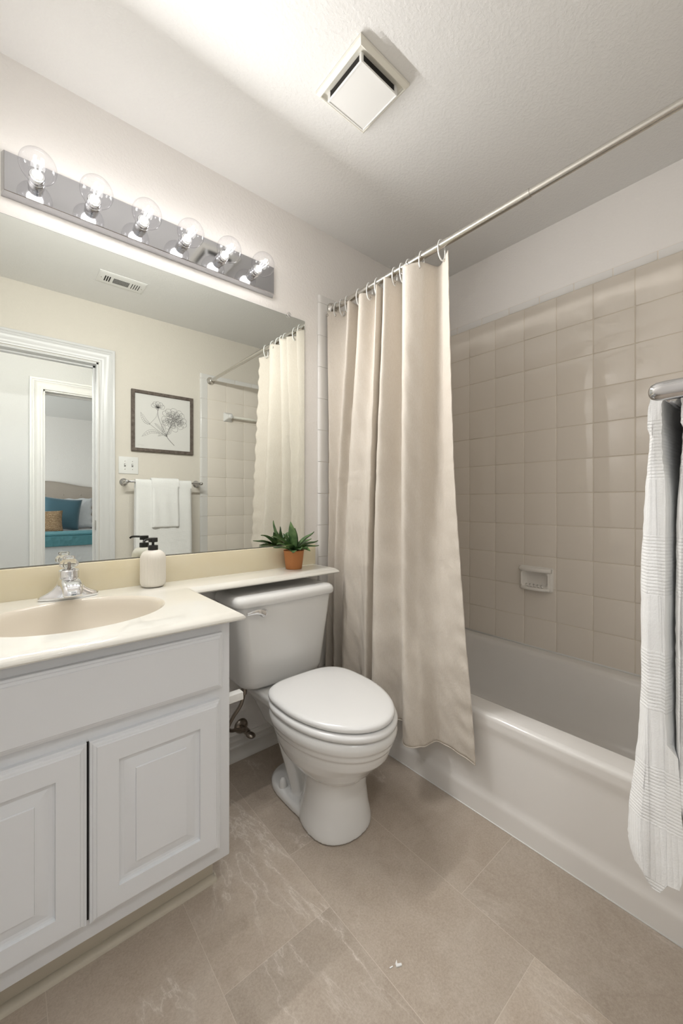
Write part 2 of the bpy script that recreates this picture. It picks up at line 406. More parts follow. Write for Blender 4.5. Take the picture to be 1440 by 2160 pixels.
# baseboard
BASE = [(0, 0), (0.019, 0), (0.019, 0.010), (0.0135, 0.018), (0.0135, 0.050), (0.016, 0.054), (0.016, 0.060), (0.010, 0.064), (0.0095, 0.074), (0.012, 0.078), (0.012, 0.084), (0.006, 0.090), (0.004, 0.099), (0, 0.101)]
mb = MB().loft([[(0.47, YB - a, b2) for a, b2 in BASE], [(1.262, YB - a, b2) for a, b2 in BASE]])
struct(mb.build('baseboard_back', M['base'], smooth=35), 'moulded baseboard on the wall behind the toilet')
mb = MB().loft([[(0.58, YF + a, b2) for a, b2 in BASE], [(1.26, YF + a, b2) for a, b2 in BASE]])
struct(mb.build('baseboard_front', M['trim'], smooth=35), 'moulded baseboard under the towel bar')

# ---------------------------------------------------------------- tile surround
TP = 0.1562; ZR = 1.9136
def tile_quad(mb, org, ax_u, ax_v, nrm, u0, u1, v0, v1, lift=0.0018, rnd=0.0):
    g = 0.0012; e = 0.0028
    o = Vector(org); U = Vector(ax_u); V_ = Vector(ax_v); Nn = Vector(nrm)
    tu, tv = random.uniform(-rnd, rnd), random.uniform(-rnd, rnd)
    rings = []
    for ins, h in ((g, -0.001), (g + 0.0004, lift * 0.45), (g + e * 0.5, lift * 0.85), (g + e, lift)):
        ring = []
        for a, b2 in ((u0 + ins, v0 + ins), (u1 - ins, v0 + ins), (u1 - ins, v1 - ins), (u0 + ins, v1 - ins)):
            t = (a - (u0 + u1) / 2) * tu + (b2 - (v0 + v1) / 2) * tv if h > 0 else 0
            ring.append(o + U * a + V_ * b2 + Nn * (h + t))
        rings.append(ring)
    mb.loft(rings, False, True)
def tile_field(name, org, au, av, nrm, ucuts, vcuts, label, backing):
    mb = MB()
    for a, b2 in zip(ucuts[:-1], ucuts[1:]):
        for c_, d_ in zip(vcuts[:-1], vcuts[1:]): tile_quad(mb, org, au, av, nrm, a, b2, c_, d_, rnd=0.004)
    o = mb.build(name, M['tile'], smooth=50); struct(o, label)
    gb = MB().box(*backing); g = gb.build('grout', M['grout'], o)
    return o
zc = [0.345] + [ZR - k * TP for k in range(9, -1, -1)] + [2.0735]
zc = [z for z in zc]
yc = sorted([0.9438 - k * TP for k in range(-4, 7)]); yc = [0.012] + [y for y in yc if 0.03 < y < 1.55] + [1.563]
XT = 2.023
rw = tile_field('trim_4', (XT + 0.0015, 0, 0), (0, 1, 0), (0, 0, 1), (-1, 0, 0), yc, zc,
           'beige square wall tiles above the bathtub', (XT + 0.0016, XR, YF, YB, 0.3, 2.1125))
mb = MB(); yy = sorted([0.555 + k * TP for k in range(-3, 7)]); yy = [0.012] + [y for y in yy if 0.03 < y < 1.55] + [1.563]
for a, b2 in zip(yy[:-1], yy[1:]): tile_quad(mb, (XT + 0.0015, 0, 0), (0, 1, 0), (0, 0, 1), (-1, 0, 0), a, b2, 2.0735, 2.1125)
part(mb, 'border_tiles', M['tile_trim'], rw, smooth=50)['label'] = 'narrow white border tiles along the top'
for (yw, sg, nm, lb) in ((YB, -1, 'trim_5', 'tiles on the wall at the rod end behind the curtain'), (YF, 1, 'trim_6', 'white tiles on the tub end wall seen in the mirror')):
    yt = yw + sg * 0.009
    xc = [1.236 + k * TP for k in range(6)]; xc[-1] = XT - 0.001; xc = [x for x in xc if x <= XT]
    o = tile_field(nm, (0, yt, 0), (1, 0, 0), (0, 0, 1), (0, sg, 0), xc, zc, lb,
                   (1.19, XT, min(yw, yt - sg * 0.0002), max(yw, yt - sg * 0.0002), 0.3, 2.10))
    mb = MB()
    xx = [1.236 + (k + 0.5) * TP for k in range(5)]; xx = [1.178] + xx + [XT - 0.001]
    for a, b2 in zip(xx[:-1], xx[1:]): tile_quad(mb, (0, yt, 0), (1, 0, 0), (0, 0, 1), (0, sg, 0), a, b2, 2.0735, 2.1125)
    # bullnose column
    zz = [0.0, 0.12, 0.2765] + [z for z in zc[1:]] + [2.1125]
    for a, b2 in zip(zz[:-1], zz[1:]):
        prof = [(1.176, yw + sg * 0.0005), (1.1765, yw + sg * 0.006), (1.180, yw + sg * 0.0105), (1.188, yw + sg * 0.0128), (1.20, yw + sg * 0.0120), (1.235, yw + sg * 0.0108), (1.235, yw + sg * 0.0005)]
        z0, z1 = a + 0.0008, b2 - 0.0008
        mb.loft([[(x, y, z0) for x, y in prof], [(x, y, z1) for x, y in prof]])
    part(mb, 'bullnose_tiles', M['tile_trim'], o, smooth=45)['label'] = 'white rounded edge tiles'

# ---------------------------------------------------------------- bathtub
tub = thing('bathtub', 'white alcove bathtub with stepped apron under the beige tiles', 'bathtub', (1.64, 0.79, 0))
TX0, TX1, TY0, TY1, TZ = 1.262, 2.021, 0.012, 1.562, 0.360
def tring(hx0, hx1, hy0, hy1, r, z, n=8):
    return [(x, y, z) for x, y in rrect((hx0 + hx1) / 2, (hy0 + hy1) / 2, (hx1 - hx0) / 2, (hy1 - hy0) / 2, r, n)]
mb = MB()
basin = [tring(TX0 + 0.0185, TX1 - 0.001, TY0, TY1, 0.002, TZ),
         tring(1.350, 1.972, 0.085, 1.475, 0.10, TZ + 0.0005), tring(1.362, 1.962, 0.10, 1.46, 0.10, TZ - 0.004),
         tring(1.372, 1.953, 0.115, 1.445, 0.11, TZ - 0.02), tring(1.385, 1.940, 0.14, 1.41, 0.12, 0.22),
         tring(1.405, 1.915, 0.20, 1.36, 0.13, 0.10), tring(1.43, 1.89, 0.26, 1.32, 0.13, 0.062), tring(1.50, 1.82, 0.36, 1.24, 0.12, 0.05)]
mb.loft(basin, False, True)
part(mb, 'basin', M['tub'], tub, smooth=180)
# apron: profile in x-z swept along y (rolled rim, recessed panel, toe band)
AP = [(1.281, TZ), (1.274, TZ - 0.0008), (1.267, TZ - 0.0035), (1.2633, TZ - 0.008), (1.262, TZ - 0.015), (1.262, TZ - 0.018), (1.262, 0.326), (1.262, 0.322), (1.263, 0.314),
      (1.2665, 0.300), (1.2685, 0.288), (1.269, 0.27), (1.269, 0.265), (1.269, 0.103), (1.269, 0.098), (1.268, 0.086), (1.2645, 0.074), (1.2625, 0.066), (1.262, 0.058), (1.262, 0.053), (1.261, 0.0), (1.33, 0.0), (1.33, 0.2)]
mb = MB().loft([[(x, TY0, z) for x, z in AP], [(x, TY1, z) for x, z in AP]], True, True, closed=False)
part(mb, 'apron', M['tub'], tub, smooth=60)
mb = MB().tube([(1.2605, TY0, 0.001), (1.2605, TY1, 0.001)], 0.002, 8)
part(mb, 'caulk_line', M['white_plastic'], tub, smooth=180)
mb = MB().lathe([(0.0001, 0.0), (0.03, 0.0), (0.034, -0.004), (0.034, -0.01)], (1.66, 1.10, 0.056), n=24)
part(mb, 'drain', M['chrome'], tub, smooth=40)
cl = MB().tube([(XT - 0.001, 0.02, 0.3625), (XT - 0.001, 1.56, 0.3625)], 0.004, 8)
part(cl, 'tile_caulk', M['white_plastic'], tub, smooth=180)

# soap dish in the wall tiles
sd = thing('soap_dish', 'white ceramic soap dish set in the beige tiles above the tub', 'soap dish', (XT, 0.882, 0.71))
def sring(hy, hz, r, x, cz=0.708):
    return [(x, y, z) for y, z in rrect(0.882, cz, hy, hz, r, 6)]
mb = MB().loft([sring(0.082, 0.060, 0.010, XT + 0.001), sring(0.082, 0.060, 0.010, XT - 0.006), sring(0.079, 0.057, 0.014, XT - 0.011), sring(0.072, 0.051, 0.018, XT - 0.013),
                sring(0.070, 0.048, 0.02, XT - 0.024, 0.706), sring(0.065, 0.043, 0.02, XT - 0.027, 0.706), sring(0.060, 0.036, 0.02, XT - 0.022, 0.708),
                sring(0.056, 0.033, 0.02, XT - 0.008, 0.708), sring(0.048, 0.028, 0.018, XT - 0.001, 0.710)], True, True)
part(mb, 'dish_body', M['dish'], sd, smooth=60)
mb = MB(); rr_ = []
for k in range(21):
    t = k / 20; y = 0.882 + (t - 0.5) * 0.156; dx = -0.030 - 0.006 * sin(pi * t)
    rr_.append([(XT + dx * (0.55 + 0.45 * sin(pi * t) ** 0.4) + 0.009 * cos(a), y, 0.754 + 0.011 * sin(a)) for a in [2 * pi * j / 12 for j in range(12)]])
mb.loft(rr_); rr_ = []
for k in range(21):
    t = k / 20; y = 0.882 + (t - 0.5) * 0.140; dx = -0.024 - 0.012 * sin(pi * t)
    rr_.append([(XT + dx * (0.6 + 0.4 * sin(pi * t) ** 0.4) + 0.011 * cos(a), y, 0.660 + 0.008 * sin(a)) for a in [2 * pi * j / 12 for j in range(12)]])
mb.loft(rr_)
part(mb, 'lip', M['dish'], sd, smooth=180)
mb = MB()
for k in range(5):
    y = 0.845 + k * 0.0185
    mb.tube([(XT - 0.004, y + 0.012, 0.676), (XT - 0.032, y - 0.006, 0.672)], 0.004, 8)
part(mb, 'drain_ridges', M['dish'], sd, smooth=180)

# ceramic towel bar on the tub end wall
cb_ = thing('ceramic_towel_bar', 'white ceramic towel bar on tub end wall tiles, seen in the mirror', 'towel bar', (1.41, YF, 1.785))
for x in (1.405, 1.94):
    mb = MB().loft([[(x + a, YF + 0.009 + d, 1.79 + c_) for a, c_ in rrect(0, 0, h, h, r, 4)] for h, r, d in ((0.037, 0.004, 0), (0.037, 0.005, 0.006), (0.024, 0.008, 0.022), (0.019, 0.01, 0.05), (0.017, 0.012, 0.068), (0.010, 0.008, 0.074))])
    part(mb, 'post', M['porcelain'], cb_, smooth=40)
part(MB().tube([(1.41, YF + 0.055, 1.788), (1.93, YF + 0.055, 1.788)], 0.0105, 16), 'bar', M['fan'], cb_, smooth=180)

# ---------------------------------------------------------------- vanity cabinet
van = thing('vanity_cabinet', 'white two-door bathroom cabinet with raised panels under the sink', 'cabinet', (0.15, 1.30, 0))
CX0, CX1, CYF = -0.194, 0.470, 1.031
mb = MB().box(CX0, CX1, CYF, CYF + 0.019, 0.122, 0.762)
part(mb, 'face_frame', M['cab'], van, bevel=0.0015)
mb = MB().loft([[(CX0, CYF + 0.0185, z), (CX1, CYF + 0.0185, z), (CX1, YB - 0.002, z), (CX0, YB - 0.002, z)] for z in (0.762, 0.122)], False, True)
mb.loft([[(CX0 + 0.015, CYF + 0.034, z), (CX1 - 0.015, CYF + 0.034, z), (CX1 - 0.015, YB - 0.015, z), (CX0 + 0.015, YB - 0.015, z)] for z in (0.762, 0.137)], False, True)
part(mb, 'carcass', M['cab'], van)
def rectring(x0, x1, z0, z1, ins, y):
    return [(x0 + ins, y, z0 + ins), (x1 - ins, y, z0 + ins), (x1 - ins, y, z1 - ins), (x0 + ins, y, z1 - ins)]
EDGE = [(0, 0.0), (0, 0.011), (0.0012, 0.0125), (0.005, 0.0135), (0.0062, 0.016), (0.0085, 0.0172), (0.012, 0.018), (0.0135, 0.0205)]
def front(name, x0, x1, z0, z1, panel=True, label=None):
    pr = list(EDGE)
    if panel:
        s_ = 0.056
        pr += [(s_, 0.0205), (s_ + 0.0008, 0.0135), (s_ + 0.0055, 0.0125), (s_ + 0.012, 0.0125), (s_ + 0.030, 0.0178), (s_ + 0.0345, 0.0182), (s_ + 0.0355, 0.0212)]
    mb = MB().loft([rectring(x0, x1, z0, z1, a, CYF - b2) for a, b2 in pr])
    o = part(mb, name, M['cab'], van, smooth=12)
    if label: o['label'] = label
    return o
front('door', 0.1405, 0.438, 0.164, 0.563, label='right cabinet door with raised panel')
front('door', -0.162, 0.1355, 0.164, 0.563, label='left cabinet door with raised panel')
front('false_drawer_front', -0.162, 0.445, 0.592, 0.740, panel=False, label='wide flat panel above the doors')
part(MB().box(0.1345, 0.1415, CYF - 0.0008, CYF + 0.003, 0.166, 0.560), 'door_gap', M['dark'], van)
mb = MB().box(CX0, 0.456, 1.112, YB - 0.02, 0.0, 0.123)
part(mb, 'toe_kick', M['toe'], van, bevel=0.001)['label'] = 'cream recessed toe kick'
mb = MB().loft([[(x, 1.112 - a, b2) for a, b2 in [(0, 0), (0.013, 0), (0.013, 0.007), (0.009, 0.015), (0.003, 0.019), (0, 0.019)]] for x in (CX0, 0.462)])
mb.loft([[(0.456 + a, y, b2) for a, b2 in [(0, 0), (0.009, 0), (0.009, 0.007), (0.006, 0.015), (0.002, 0.019), (0, 0.019)]] for y in (1.104, 1.14)])
part(mb, 'shoe_moulding', M['toe'], van, smooth=40)
# small white bracket sticking out of the cabinet side
tp = thing('side_bracket', 'small square white bracket sticking out of the cabinet side beside the toilet', 'bracket', (0.47, 1.075, 0.53))
part(MB().box(0.4695, 0.528, 1.064, 1.090, 0.515, 0.537), 'arm', M['white_plastic'], tp, bevel=0.0015)
part(MB().box(0.4700, 0.4745, 1.058, 1.096, 0.509, 0.543), 'mounting_plate', M['white_plastic'], tp, bevel=0.001)

# ---------------------------------------------------------------- countertop with shelf over the toilet
top = thing('vanity_countertop', 'cream cultured marble countertop with integral oval sink and narrow shelf over toilet', 'countertop', (0.15, 1.30, 0.765))
ZT = 0.790
def outline(off):
    """top outline with its free edges pushed out by off"""
    P = [(CX0 - 0.014, YB - 0.001), (CX0 - 0.014, 1.012 - off)]
    P += [(0.488 + off - 0.004 * (1 - cos(a)) , 1.012 - off + 0.004 * (1 - sin(a)) * 0) for a in (0,)]
    # inner corner, rounded
    r = 0.018; cx_, cy_ = 0.488 + off + r - 2 * off * 0, 1.398 - off - r
    P += [(cx_ - r * cos(a), cy_ + r * sin(a)) for a in [radians(15 * k) for k in range(7)]]
    P += [(1.146 + off, 1.398 - off), (1.146 + off, YB - 0.001)]
    return P
prof = [(-0.010, ZT), (-0.003, ZT - 0.0012), (0.003, ZT - 0.005), (0.009, ZT - 0.009), (0.013, ZT - 0.0135), (0.0145, ZT - 0.018), (0.012, ZT - 0.022), (0.004, ZT - 0.0245), (-0.012, ZT - 0.0255)]
SKX, SKY, SA, SB = 0.151, 1.278, 0.217, 0.180
def ell(a, b2, z, n=72, dy=0): return [(SKX + a * cos(2 * pi * k / n), SKY + dy + b2 * sin(2 * pi * k / n), z) for k in range(n)]
bm = bmesh.new()
o_in = [bm.verts.new((x, y, ZT)) for x, y in outline(prof[0][0])]
e1 = [bm.edges.new((o_in[i], o_in[(i + 1) % len(o_in)])) for i in range(len(o_in))]
r_in = [bm.verts.new(p) for p in ell(SA, SB, ZT)]
e2 = [bm.edges.new((r_in[i], r_in[(i + 1) % len(r_in)])) for i in range(len(r_in))]
bmesh.ops.triangle_fill(bm, use_beauty=True, use_dissolve=False, edges=e1 + e2)
me_t = bpy.data.meshes.new('t'); bm.to_mesh(me_t); bm.free()
mb = MB(); mb.add([v.co[:] for v in me_t.vertices], [tuple(p.vertices) for p in me_t.polygons])
mb.loft([[(x, y, z) for x, y in outline(o_)] for o_, z in prof], False, False)
slab = part(mb, 'slab', M['marble'], top, smooth=50)
bas = [ell(SA, SB, ZT)] + [ell(SA - d, SB - d, ZT - h, dy=s) for d, h, s in ((0.002, 0.001, 0), (0.006, 0.004, 0), (0.011, 0.012, 0), (0.018, 0.030, 0.002), (0.030, 0.062, 0.004), (0.052, 0.095, 0.006), (0.085, 0.118, 0.01), (0.13, 0.130, 0.014))] + [ell(0.025, 0.025, ZT - 0.136, dy=0.02)]
mb = MB().loft(bas, False, True)
part(mb, 'sink_basin', M['basin'], top, smooth=180)['label'] = 'oval beige basin'
part(MB().lathe([(0.001, 0.002), (0.018, 0.002), (0.023, 0.0), (0.023, -0.004)], (SKX, SKY + 0.02, ZT - 0.134), n=28), 'sink_drain', M['chrome'], top, smooth=40)
mb = MB().box(CX0 - 0.014, 1.150, YB - 0.020, YB - 0.001, ZT - 0.002, 0.887)
part(mb, 'backsplash', M['marble_y'], top, bevel=0.0035)['label'] = 'yellowish cream backsplash'

# ---------------------------------------------------------------- mirror
mir = thing('wall_mirror', 'large frameless wall mirror above the vanity backsplash', 'mirror', (0.45, YB, 0.89))
part(MB().box(XL + 0.004, 1.095, YB - 0.005, YB - 0.0045, 0.8905, 1.956), 'mirror_glass', M['mirror'], mir)
part(MB().box(XL + 0.004, 1.0965, YB - 0.0045, YB - 0.0003, 0.8895, 1.957), 'backing', M['mirror_edge'], mir)
for x in (1.003,):
    part(MB().lathe([(0.0001, 0.0), (0.009, 0.0), (0.010, 0.003), (0.010, 0.008), (0.006, 0.010)], (x, YB - 0.014, 1.959), 'y', n=16), 'mirror_clip', M['clear_plastic'], mir, smooth=40)

# ---------------------------------------------------------------- vanity light
vl = thing('vanity_light', 'long chrome vanity light bar with six clear globe bulbs above the mirror', 'light fixture', (0.455, YB, 2.075))
LX0, LX1, LZ0, LZ1 = -0.004, 0.914, 2.016, 2.134
mb = MB().loft([[(LX0 - a, YB - d, LZ0 - a), (LX1 + a, YB - d, LZ0 - a), (LX1 + a, YB - d, LZ1 + a), (LX0 - a, YB - d, LZ1 + a)] for a, d in ((0.006, 0.0005), (0.006, 0.004), (0.0, 0.027), (-0.0015, 0.0285))])
part(mb, 'backplate', M['plate'], vl, smooth=10)
BXS = [0.073 + 0.1482 * k for k in range(6)]; BZc = 2.073; BYc = 1.462
for i, x in enumerate(BXS):
    mb = MB().lathe([(0.021, 0.0), (0.021, -0.016), (0.0205, -0.0168), (0.0195, -0.0168), (0.0195, -0.038), (0.0185, -0.0395), (0.015, -0.0395), (0.015, -0.03), (0.0001, -0.03)], (x, YB - 0.028, BZc), 'y', 32)
    part(mb, 'socket', M['chrome'], vl, smooth=40)
    R = 0.0465; pr = []
    for k in range(25):
        a = pi * k / 24 * 0.86
        pr.append((max(R * sin(a), 0.0001), -R * cos(a)))
    pr += [(0.0185, R * 0.93 + 0.004), (0.0165, R * 0.93 + 0.010)]
    # y grows towards the wall
    mb = MB().lathe(pr, (x, BYc, BZc), 'y', 40)
    mb.f = mb.f[:-1] if False else mb.f
    bo = part(mb, 'light_bulb', M['glass'], vl, smooth=180)
    cbse = MB().lathe([(0.0001, 0.0), (0.0135, 0.0), (0.0140, 0.002), (0.0140, 0.012)], (x, BYc + 0.038, BZc), 'y', 24)
    co_ = cbse.build('bulb_cap', M['fan'], None, smooth=40); co_.parent = bo
    base = vl.location; co_.data.transform(Matrix.Translation(-base))
    fm = MB()
    for k in range(4):
        a = pi / 4 + k * pi / 2
        fm.tube([(x + 0.006 * cos(a), BYc + 0.026, BZc + 0.006 * sin(a)), (x + 0.010 * cos(a), BYc - 0.014, BZc + 0.010 * sin(a))], 0.0013, 8)
    fo = fm.build('filament', M['filament'], None); fo.parent = bo; fo.data.transform(Matrix.Translation(-base))
    l = bpy.data.lights.new('bulb_light', 'POINT'); l.energy = BULB_W; l.shadow_soft_size = 0.022; l.color = (1.0, 0.985, 0.965)
    la = bpy.data.lights.new('bulb_front_light', 'AREA'); la.shape = 'DISK'; la.size = 0.03; la.energy = BULB_FRONT_W; la.color = l.color
    lf = bpy.data.objects.new('bulb_front_light', la); C.objects.link(lf); lf.parent = vl
    lf.location = Vector((x, BYc - 0.016, BZc)) - vl.location; lf.rotation_euler = (radians(-90 + 33), 0, 0)
    lo = bpy.data.objects.new('bulb_light', l); C.objects.link(lo); lo.parent = vl
    lo.location = Vector((x, BYc - 0.004, BZc)) - vl.location

# ---------------------------------------------------------------- faucet
FX, FY = 0.152, 1.497
fa = thing('faucet', 'chrome single-handle faucet with clear acrylic knob behind the oval sink', 'faucet', (FX, FY, ZT))
def oval(hx, hy, z, cx_=0, cy_=0, p=2.0, n=32):
    r = []
    for k in range(n):
        a = 2 * pi * k / n; c_, s_ = cos(a), sin(a)
        r.append((FX + cx_ + hx * abs(c_) ** (2 / p) * (1 if c_ >= 0 else -1), FY + cy_ + hy * abs(s_) ** (2 / p) * (1 if s_ >= 0 else -1), z))
    return r
rings = [oval(0.079, 0.027, ZT + 0.0008), oval(0.079, 0.027, ZT + 0.008), oval(0.076, 0.0255, ZT + 0.013), oval(0.062, 0.024, ZT + 0.020), oval(0.046, 0.025, ZT + 0.030),
         oval(0.034, 0.0255, ZT + 0.045), oval(0.0275, 0.025, ZT + 0.060), oval(0.0255, 0.0245, ZT + 0.068)]
part(MB().loft(rings), 'base', M['chrome'], fa, smooth=180)
part(MB().lathe([(0.026, 0.0), (0.0275, 0.001), (0.0275, 0.019), (0.025, 0.0225), (0.012, 0.027), (0.0001, 0.028)], (FX, FY, ZT + 0.066), n=36), 'collar', M['chrome'], fa, smooth=35)
sp_ = [(FX, FY - 0.005, ZT + 0.044), (FX, FY - 0.035, ZT + 0.050), (FX, FY - 0.068, ZT + 0.047), (FX, FY - 0.088, ZT + 0.036), (FX, FY - 0.094, ZT + 0.020)]
spp = smoothpath(sp_, 5); mb = MB(); rings = []
for i, p in enumerate(spp):
    t = i / (len(spp) - 1); wd = 0.031 * (1 - t) + 0.023 * t; hh = 0.020 * (1 - t) + 0.010 * t
    q = spp[min(i + 1, len(spp) - 1)]; pvs = spp[max(i - 1, 0)]
    tv = (Vector(q) - Vector(pvs)).normalized(); upv = tv.cross(Vector((1, 0, 0))).normalized()
    rings.append([Vector(p) + Vector((1, 0, 0)) * wd * abs(cos(a)) ** 0.6 * (1 if cos(a) >= 0 else -1) + upv * hh * abs(sin(a)) ** 0.7 * (1 if sin(a) >= 0 else -1) for a in [2 * pi * k / 32 for k in range(32)]])
part(MB().loft(rings), 'spout', M['chrome'], fa, smooth=60)
part(MB().lathe([(0.006, 0), (0.006, 0.012), (0.0001, 0.012)], (FX, FY, ZT + 0.096), n=16), 'stem', M['oldmetal'], fa, smooth=40)
mb = MB(); rings = []
for (r, h) in ((0.010, 0.094), (0.018, 0.096), (0.0225, 0.100), (0.0235, 0.106), (0.0205, 0.114), (0.0155, 0.119), (0.013, 0.122), (0.0150, 0.125), (0.0150, 0.129), (0.011, 0.131)):
    rings.append([(FX + r * (1 + 0.10 * cos(6 * a)) * cos(a) , FY + r * (1 + 0.10 * cos(6 * a)) * sin(a) + 0.02 * (h - 0.098), ZT + h) for a in [2 * pi * k / 48 for k in range(48)]])
part(MB().loft(rings), 'handle_knob', M['acrylic'], fa, smooth=50)['label'] = 'clear acrylic knob'
part(MB().lathe([(0.0001, 0.0), (0.012, 0.0), (0.012, 0.0015), (0.0001, 0.0022)], (FX, FY + 0.001, ZT + 0.130), n=20), 'index_button', M['chrome'], fa, smooth=40)

# ---------------------------------------------------------------- soap dispenser
DXc, DYc = 0.400, 1.507
dp = thing('soap_dispenser', 'ribbed off-white soap bottle with black pump on the counter', 'soap dispenser', (DXc, DYc, ZT))
rings = []; H = 0.128; Rb = 0.0415
prof_ = [(0.026, 0.0), (0.033, 0.0015), (0.038, 0.006), (0.041, 0.014), (Rb, 0.024), (Rb, 0.050), (Rb, 0.076), (Rb, 0.098), (0.0405, 0.107), (0.037, 0.116), (0.031, 0.123), (0.023, 0.1275), (0.014, 0.129)]
nn_ = 216
for r, h in prof_:
    amp = 0.00045 if 0.012 < h < 0.115 else 0.0
    rings.append([(DXc + (r + amp * cos(54 * a)) * cos(a), DYc + (r + amp * cos(54 * a)) * sin(a), ZT + 0.0005 + h) for a in [2 * pi * k / nn_ for k in range(nn_)]])
part(MB().loft(rings), 'bottle', M['bottle'], dp, smooth=180)
part(MB().lathe([(0.016, 0.0), (0.0162, 0.0005), (0.0162, 0.0175), (0.0155, 0.0185), (0.0001, 0.0185)], (DXc, DYc, ZT + 0.1275), n=36), 'collar', M['black'], dp, smooth=40)
part(MB().lathe([(0.0045, 0.0), (0.0045, 0.014)], (DXc, DYc, ZT + 0.145), n=16), 'pump_stem', M['black'], dp, smooth=40)
mb = MB().lathe([(0.0001, 0.0), (0.0150, 0.0), (0.0152, 0.001), (0.0152, 0.0135), (0.0145, 0.0148), (0.0001, 0.0155)], (DXc, DYc, ZT + 0.1575), n=36)
nz = [(DXc, DYc, ZT + 0.168), (DXc - 0.020, DYc - 0.018, ZT + 0.169), (DXc - 0.034, DYc - 0.032, ZT + 0.168), (DXc - 0.040, DYc - 0.038, ZT + 0.163)]
mb.tube(smoothpath(nz, 4), 0.0038, 10)
part(mb, 'pump_head', M['black'], dp, smooth=40)

# ---------------------------------------------------------------- potted plant
PX, PY = 0.990, 1.500
pl = thing('potted_plant', 'small agave-like plant in a terracotta pot on the counter shelf', 'plant', (PX, PY, ZT))
part(MB().lathe([(0.0345, 0.0005), (0.036, 0.002), (0.0455, 0.080), (0.0465, 0.083), (0.0455, 0.084), (0.0425, 0.0835), (0.041, 0.074), (0.0001, 0.074)], (PX, PY, ZT), n=48), 'pot', M['terracotta'], pl, smooth=40)
part(MB().lathe([(0.0405, 0.0), (0.03, 0.003), (0.0001, 0.005)], (PX, PY, ZT + 0.0745), n=24), 'soil', M['soil'], pl, smooth=180)
def leaf(az, el0, el1, ln, wd, z0=0.078, tip=0.0):
    mb = MB(); rows = 14; th = 0.0022
    p = Vector((PX + 0.008 * cos(az), PY + 0.008 * sin(az), ZT + z0)); side = Vector((-sin(az), cos(az), 0)); ringL = []
    for i in range(rows + 1):
        t = i / rows; el = el0 + (el1 - el0) * t ** 0.8 + (tip * max(0, t - 0.8) * 5)
        d = Vector((cos(az) * cos(el), sin(az) * cos(el), sin(el)))
        if i: p = p + d * ln / rows
        nrm = side.cross(d).normalized() * -1
        if nrm.z < 0 and el < 1.4: nrm = -nrm
        wv_ = wd * (0.55 + 0.45 * sin(min(t / 0.55, 1) * pi / 2)) * (1 - max(0, (t - 0.5) / 0.5) ** 1.7) * 0.66 + 0.0004
        cup = 0.35 * wv_
        ringL.append([p + side * wv_ + nrm * cup, p + side * wv_ * 0.5 + nrm * cup * 0.25, p, p - side * wv_ * 0.5 + nrm * cup * 0.25, p - side * wv_ + nrm * cup,
                      p - side * wv_ * 0.5 + nrm * (cup * 0.25 - th), p - nrm * th * 1.3, p + side * wv_ * 0.5 + nrm * (cup * 0.25 - th)])
    mb.loft(ringL)
    return part(mb, 'leaf', M['leaf'], pl, smooth=60)
DG = radians
for az, e0, e1, ln, wd, tp_ in [(200, 86, 78, 0.135, 0.036, .3), (20, 80, 95, 0.105, 0.030, .2), (170, 64, 20, 0.125, 0.028, -.3), (-15, 66, 22, 0.125, 0.030, .5), (-45, 50, 2, 0.115, 0.030, .6),
                          (215, 48, -4, 0.120, 0.030, .3), (190, 52, 6, 0.105, 0.028, -.2), (255, 42, -12, 0.085, 0.034, .2), (285, 50, -16, 0.075, 0.036, .5), (235, 35, -25, 0.095, 0.030, .6),
                          (-70, 40, -20, 0.085, 0.032, .1), (-30, 38, -10, 0.110, 0.026, .5), (5, 48, 10, 0.110, 0.028, .3), (150, 74, 58, 0.09, 0.026, .0), (45, 72, 60, 0.075, 0.026, .2),
                          (130, 66, 70, 0.09, 0.022, .9), (90, 76, 78, 0.085, 0.026, .0), (178, 40, -8, 0.100, 0.028, .4)]:
    leaf(DG(az), DG(e0), DG(e1), ln, wd, tip=tp_)

# ---------------------------------------------------------------- toilet
TC = 0.872
to = thing('toilet', 'white two-piece toilet with closed lid between vanity and shower curtain', 'toilet', (TC, 1.2, 0))
def egg(yf, yb, hw, z, yc=None, pb=2.6, pf=2.05, n=64, inset=0):
    yc = yc if yc is not None else yf + (yb - yf) * 0.52
    r = []
    for k in range(n):
        a = 2 * pi * k / n; c_, s_ = cos(a), sin(a)
        p = pb if s_ > 0 else pf
        ly = (yb - yc) if s_ > 0 else (yc - yf)
        r.append((TC + (hw - inset) * abs(c_) ** (2 / p) * (1 if c_ >= 0 else -1), yc + (ly - inset) * abs(s_) ** (2 / p) * (1 if s_ > 0 else -1), z))
    return r
mb = MB()
# pan: rim bands then the rounded bowl
EY = 1.105
mb.loft([egg(0.985, 1.22, 0.070, 0.12, 1.06), egg(0.962, 1.22, 0.092, 0.170, 1.07), egg(0.940, 1.23, 0.112, 0.188, 1.08), egg(0.915, 1.24, 0.137, 0.212, 1.085), egg(0.888, 1.255, 0.157, 0.243, 1.09), egg(0.855, 1.27, 0.169, 0.277, EY),
         egg(0.847, 1.28, 0.174, 0.300, EY), egg(0.845, 1.28, 0.175, 0.312, EY), egg(0.838, 1.285, 0.181, 0.316, EY), egg(0.835, 1.29, 0.184, 0.335, EY), egg(0.829, 1.295, 0.189, 0.340, EY),
         egg(0.826, 1.30, 0.191, 0.356, EY), egg(0.830, 1.30, 0.187, 0.371, EY), egg(0.840, 1.295, 0.177, 0.376, EY)])
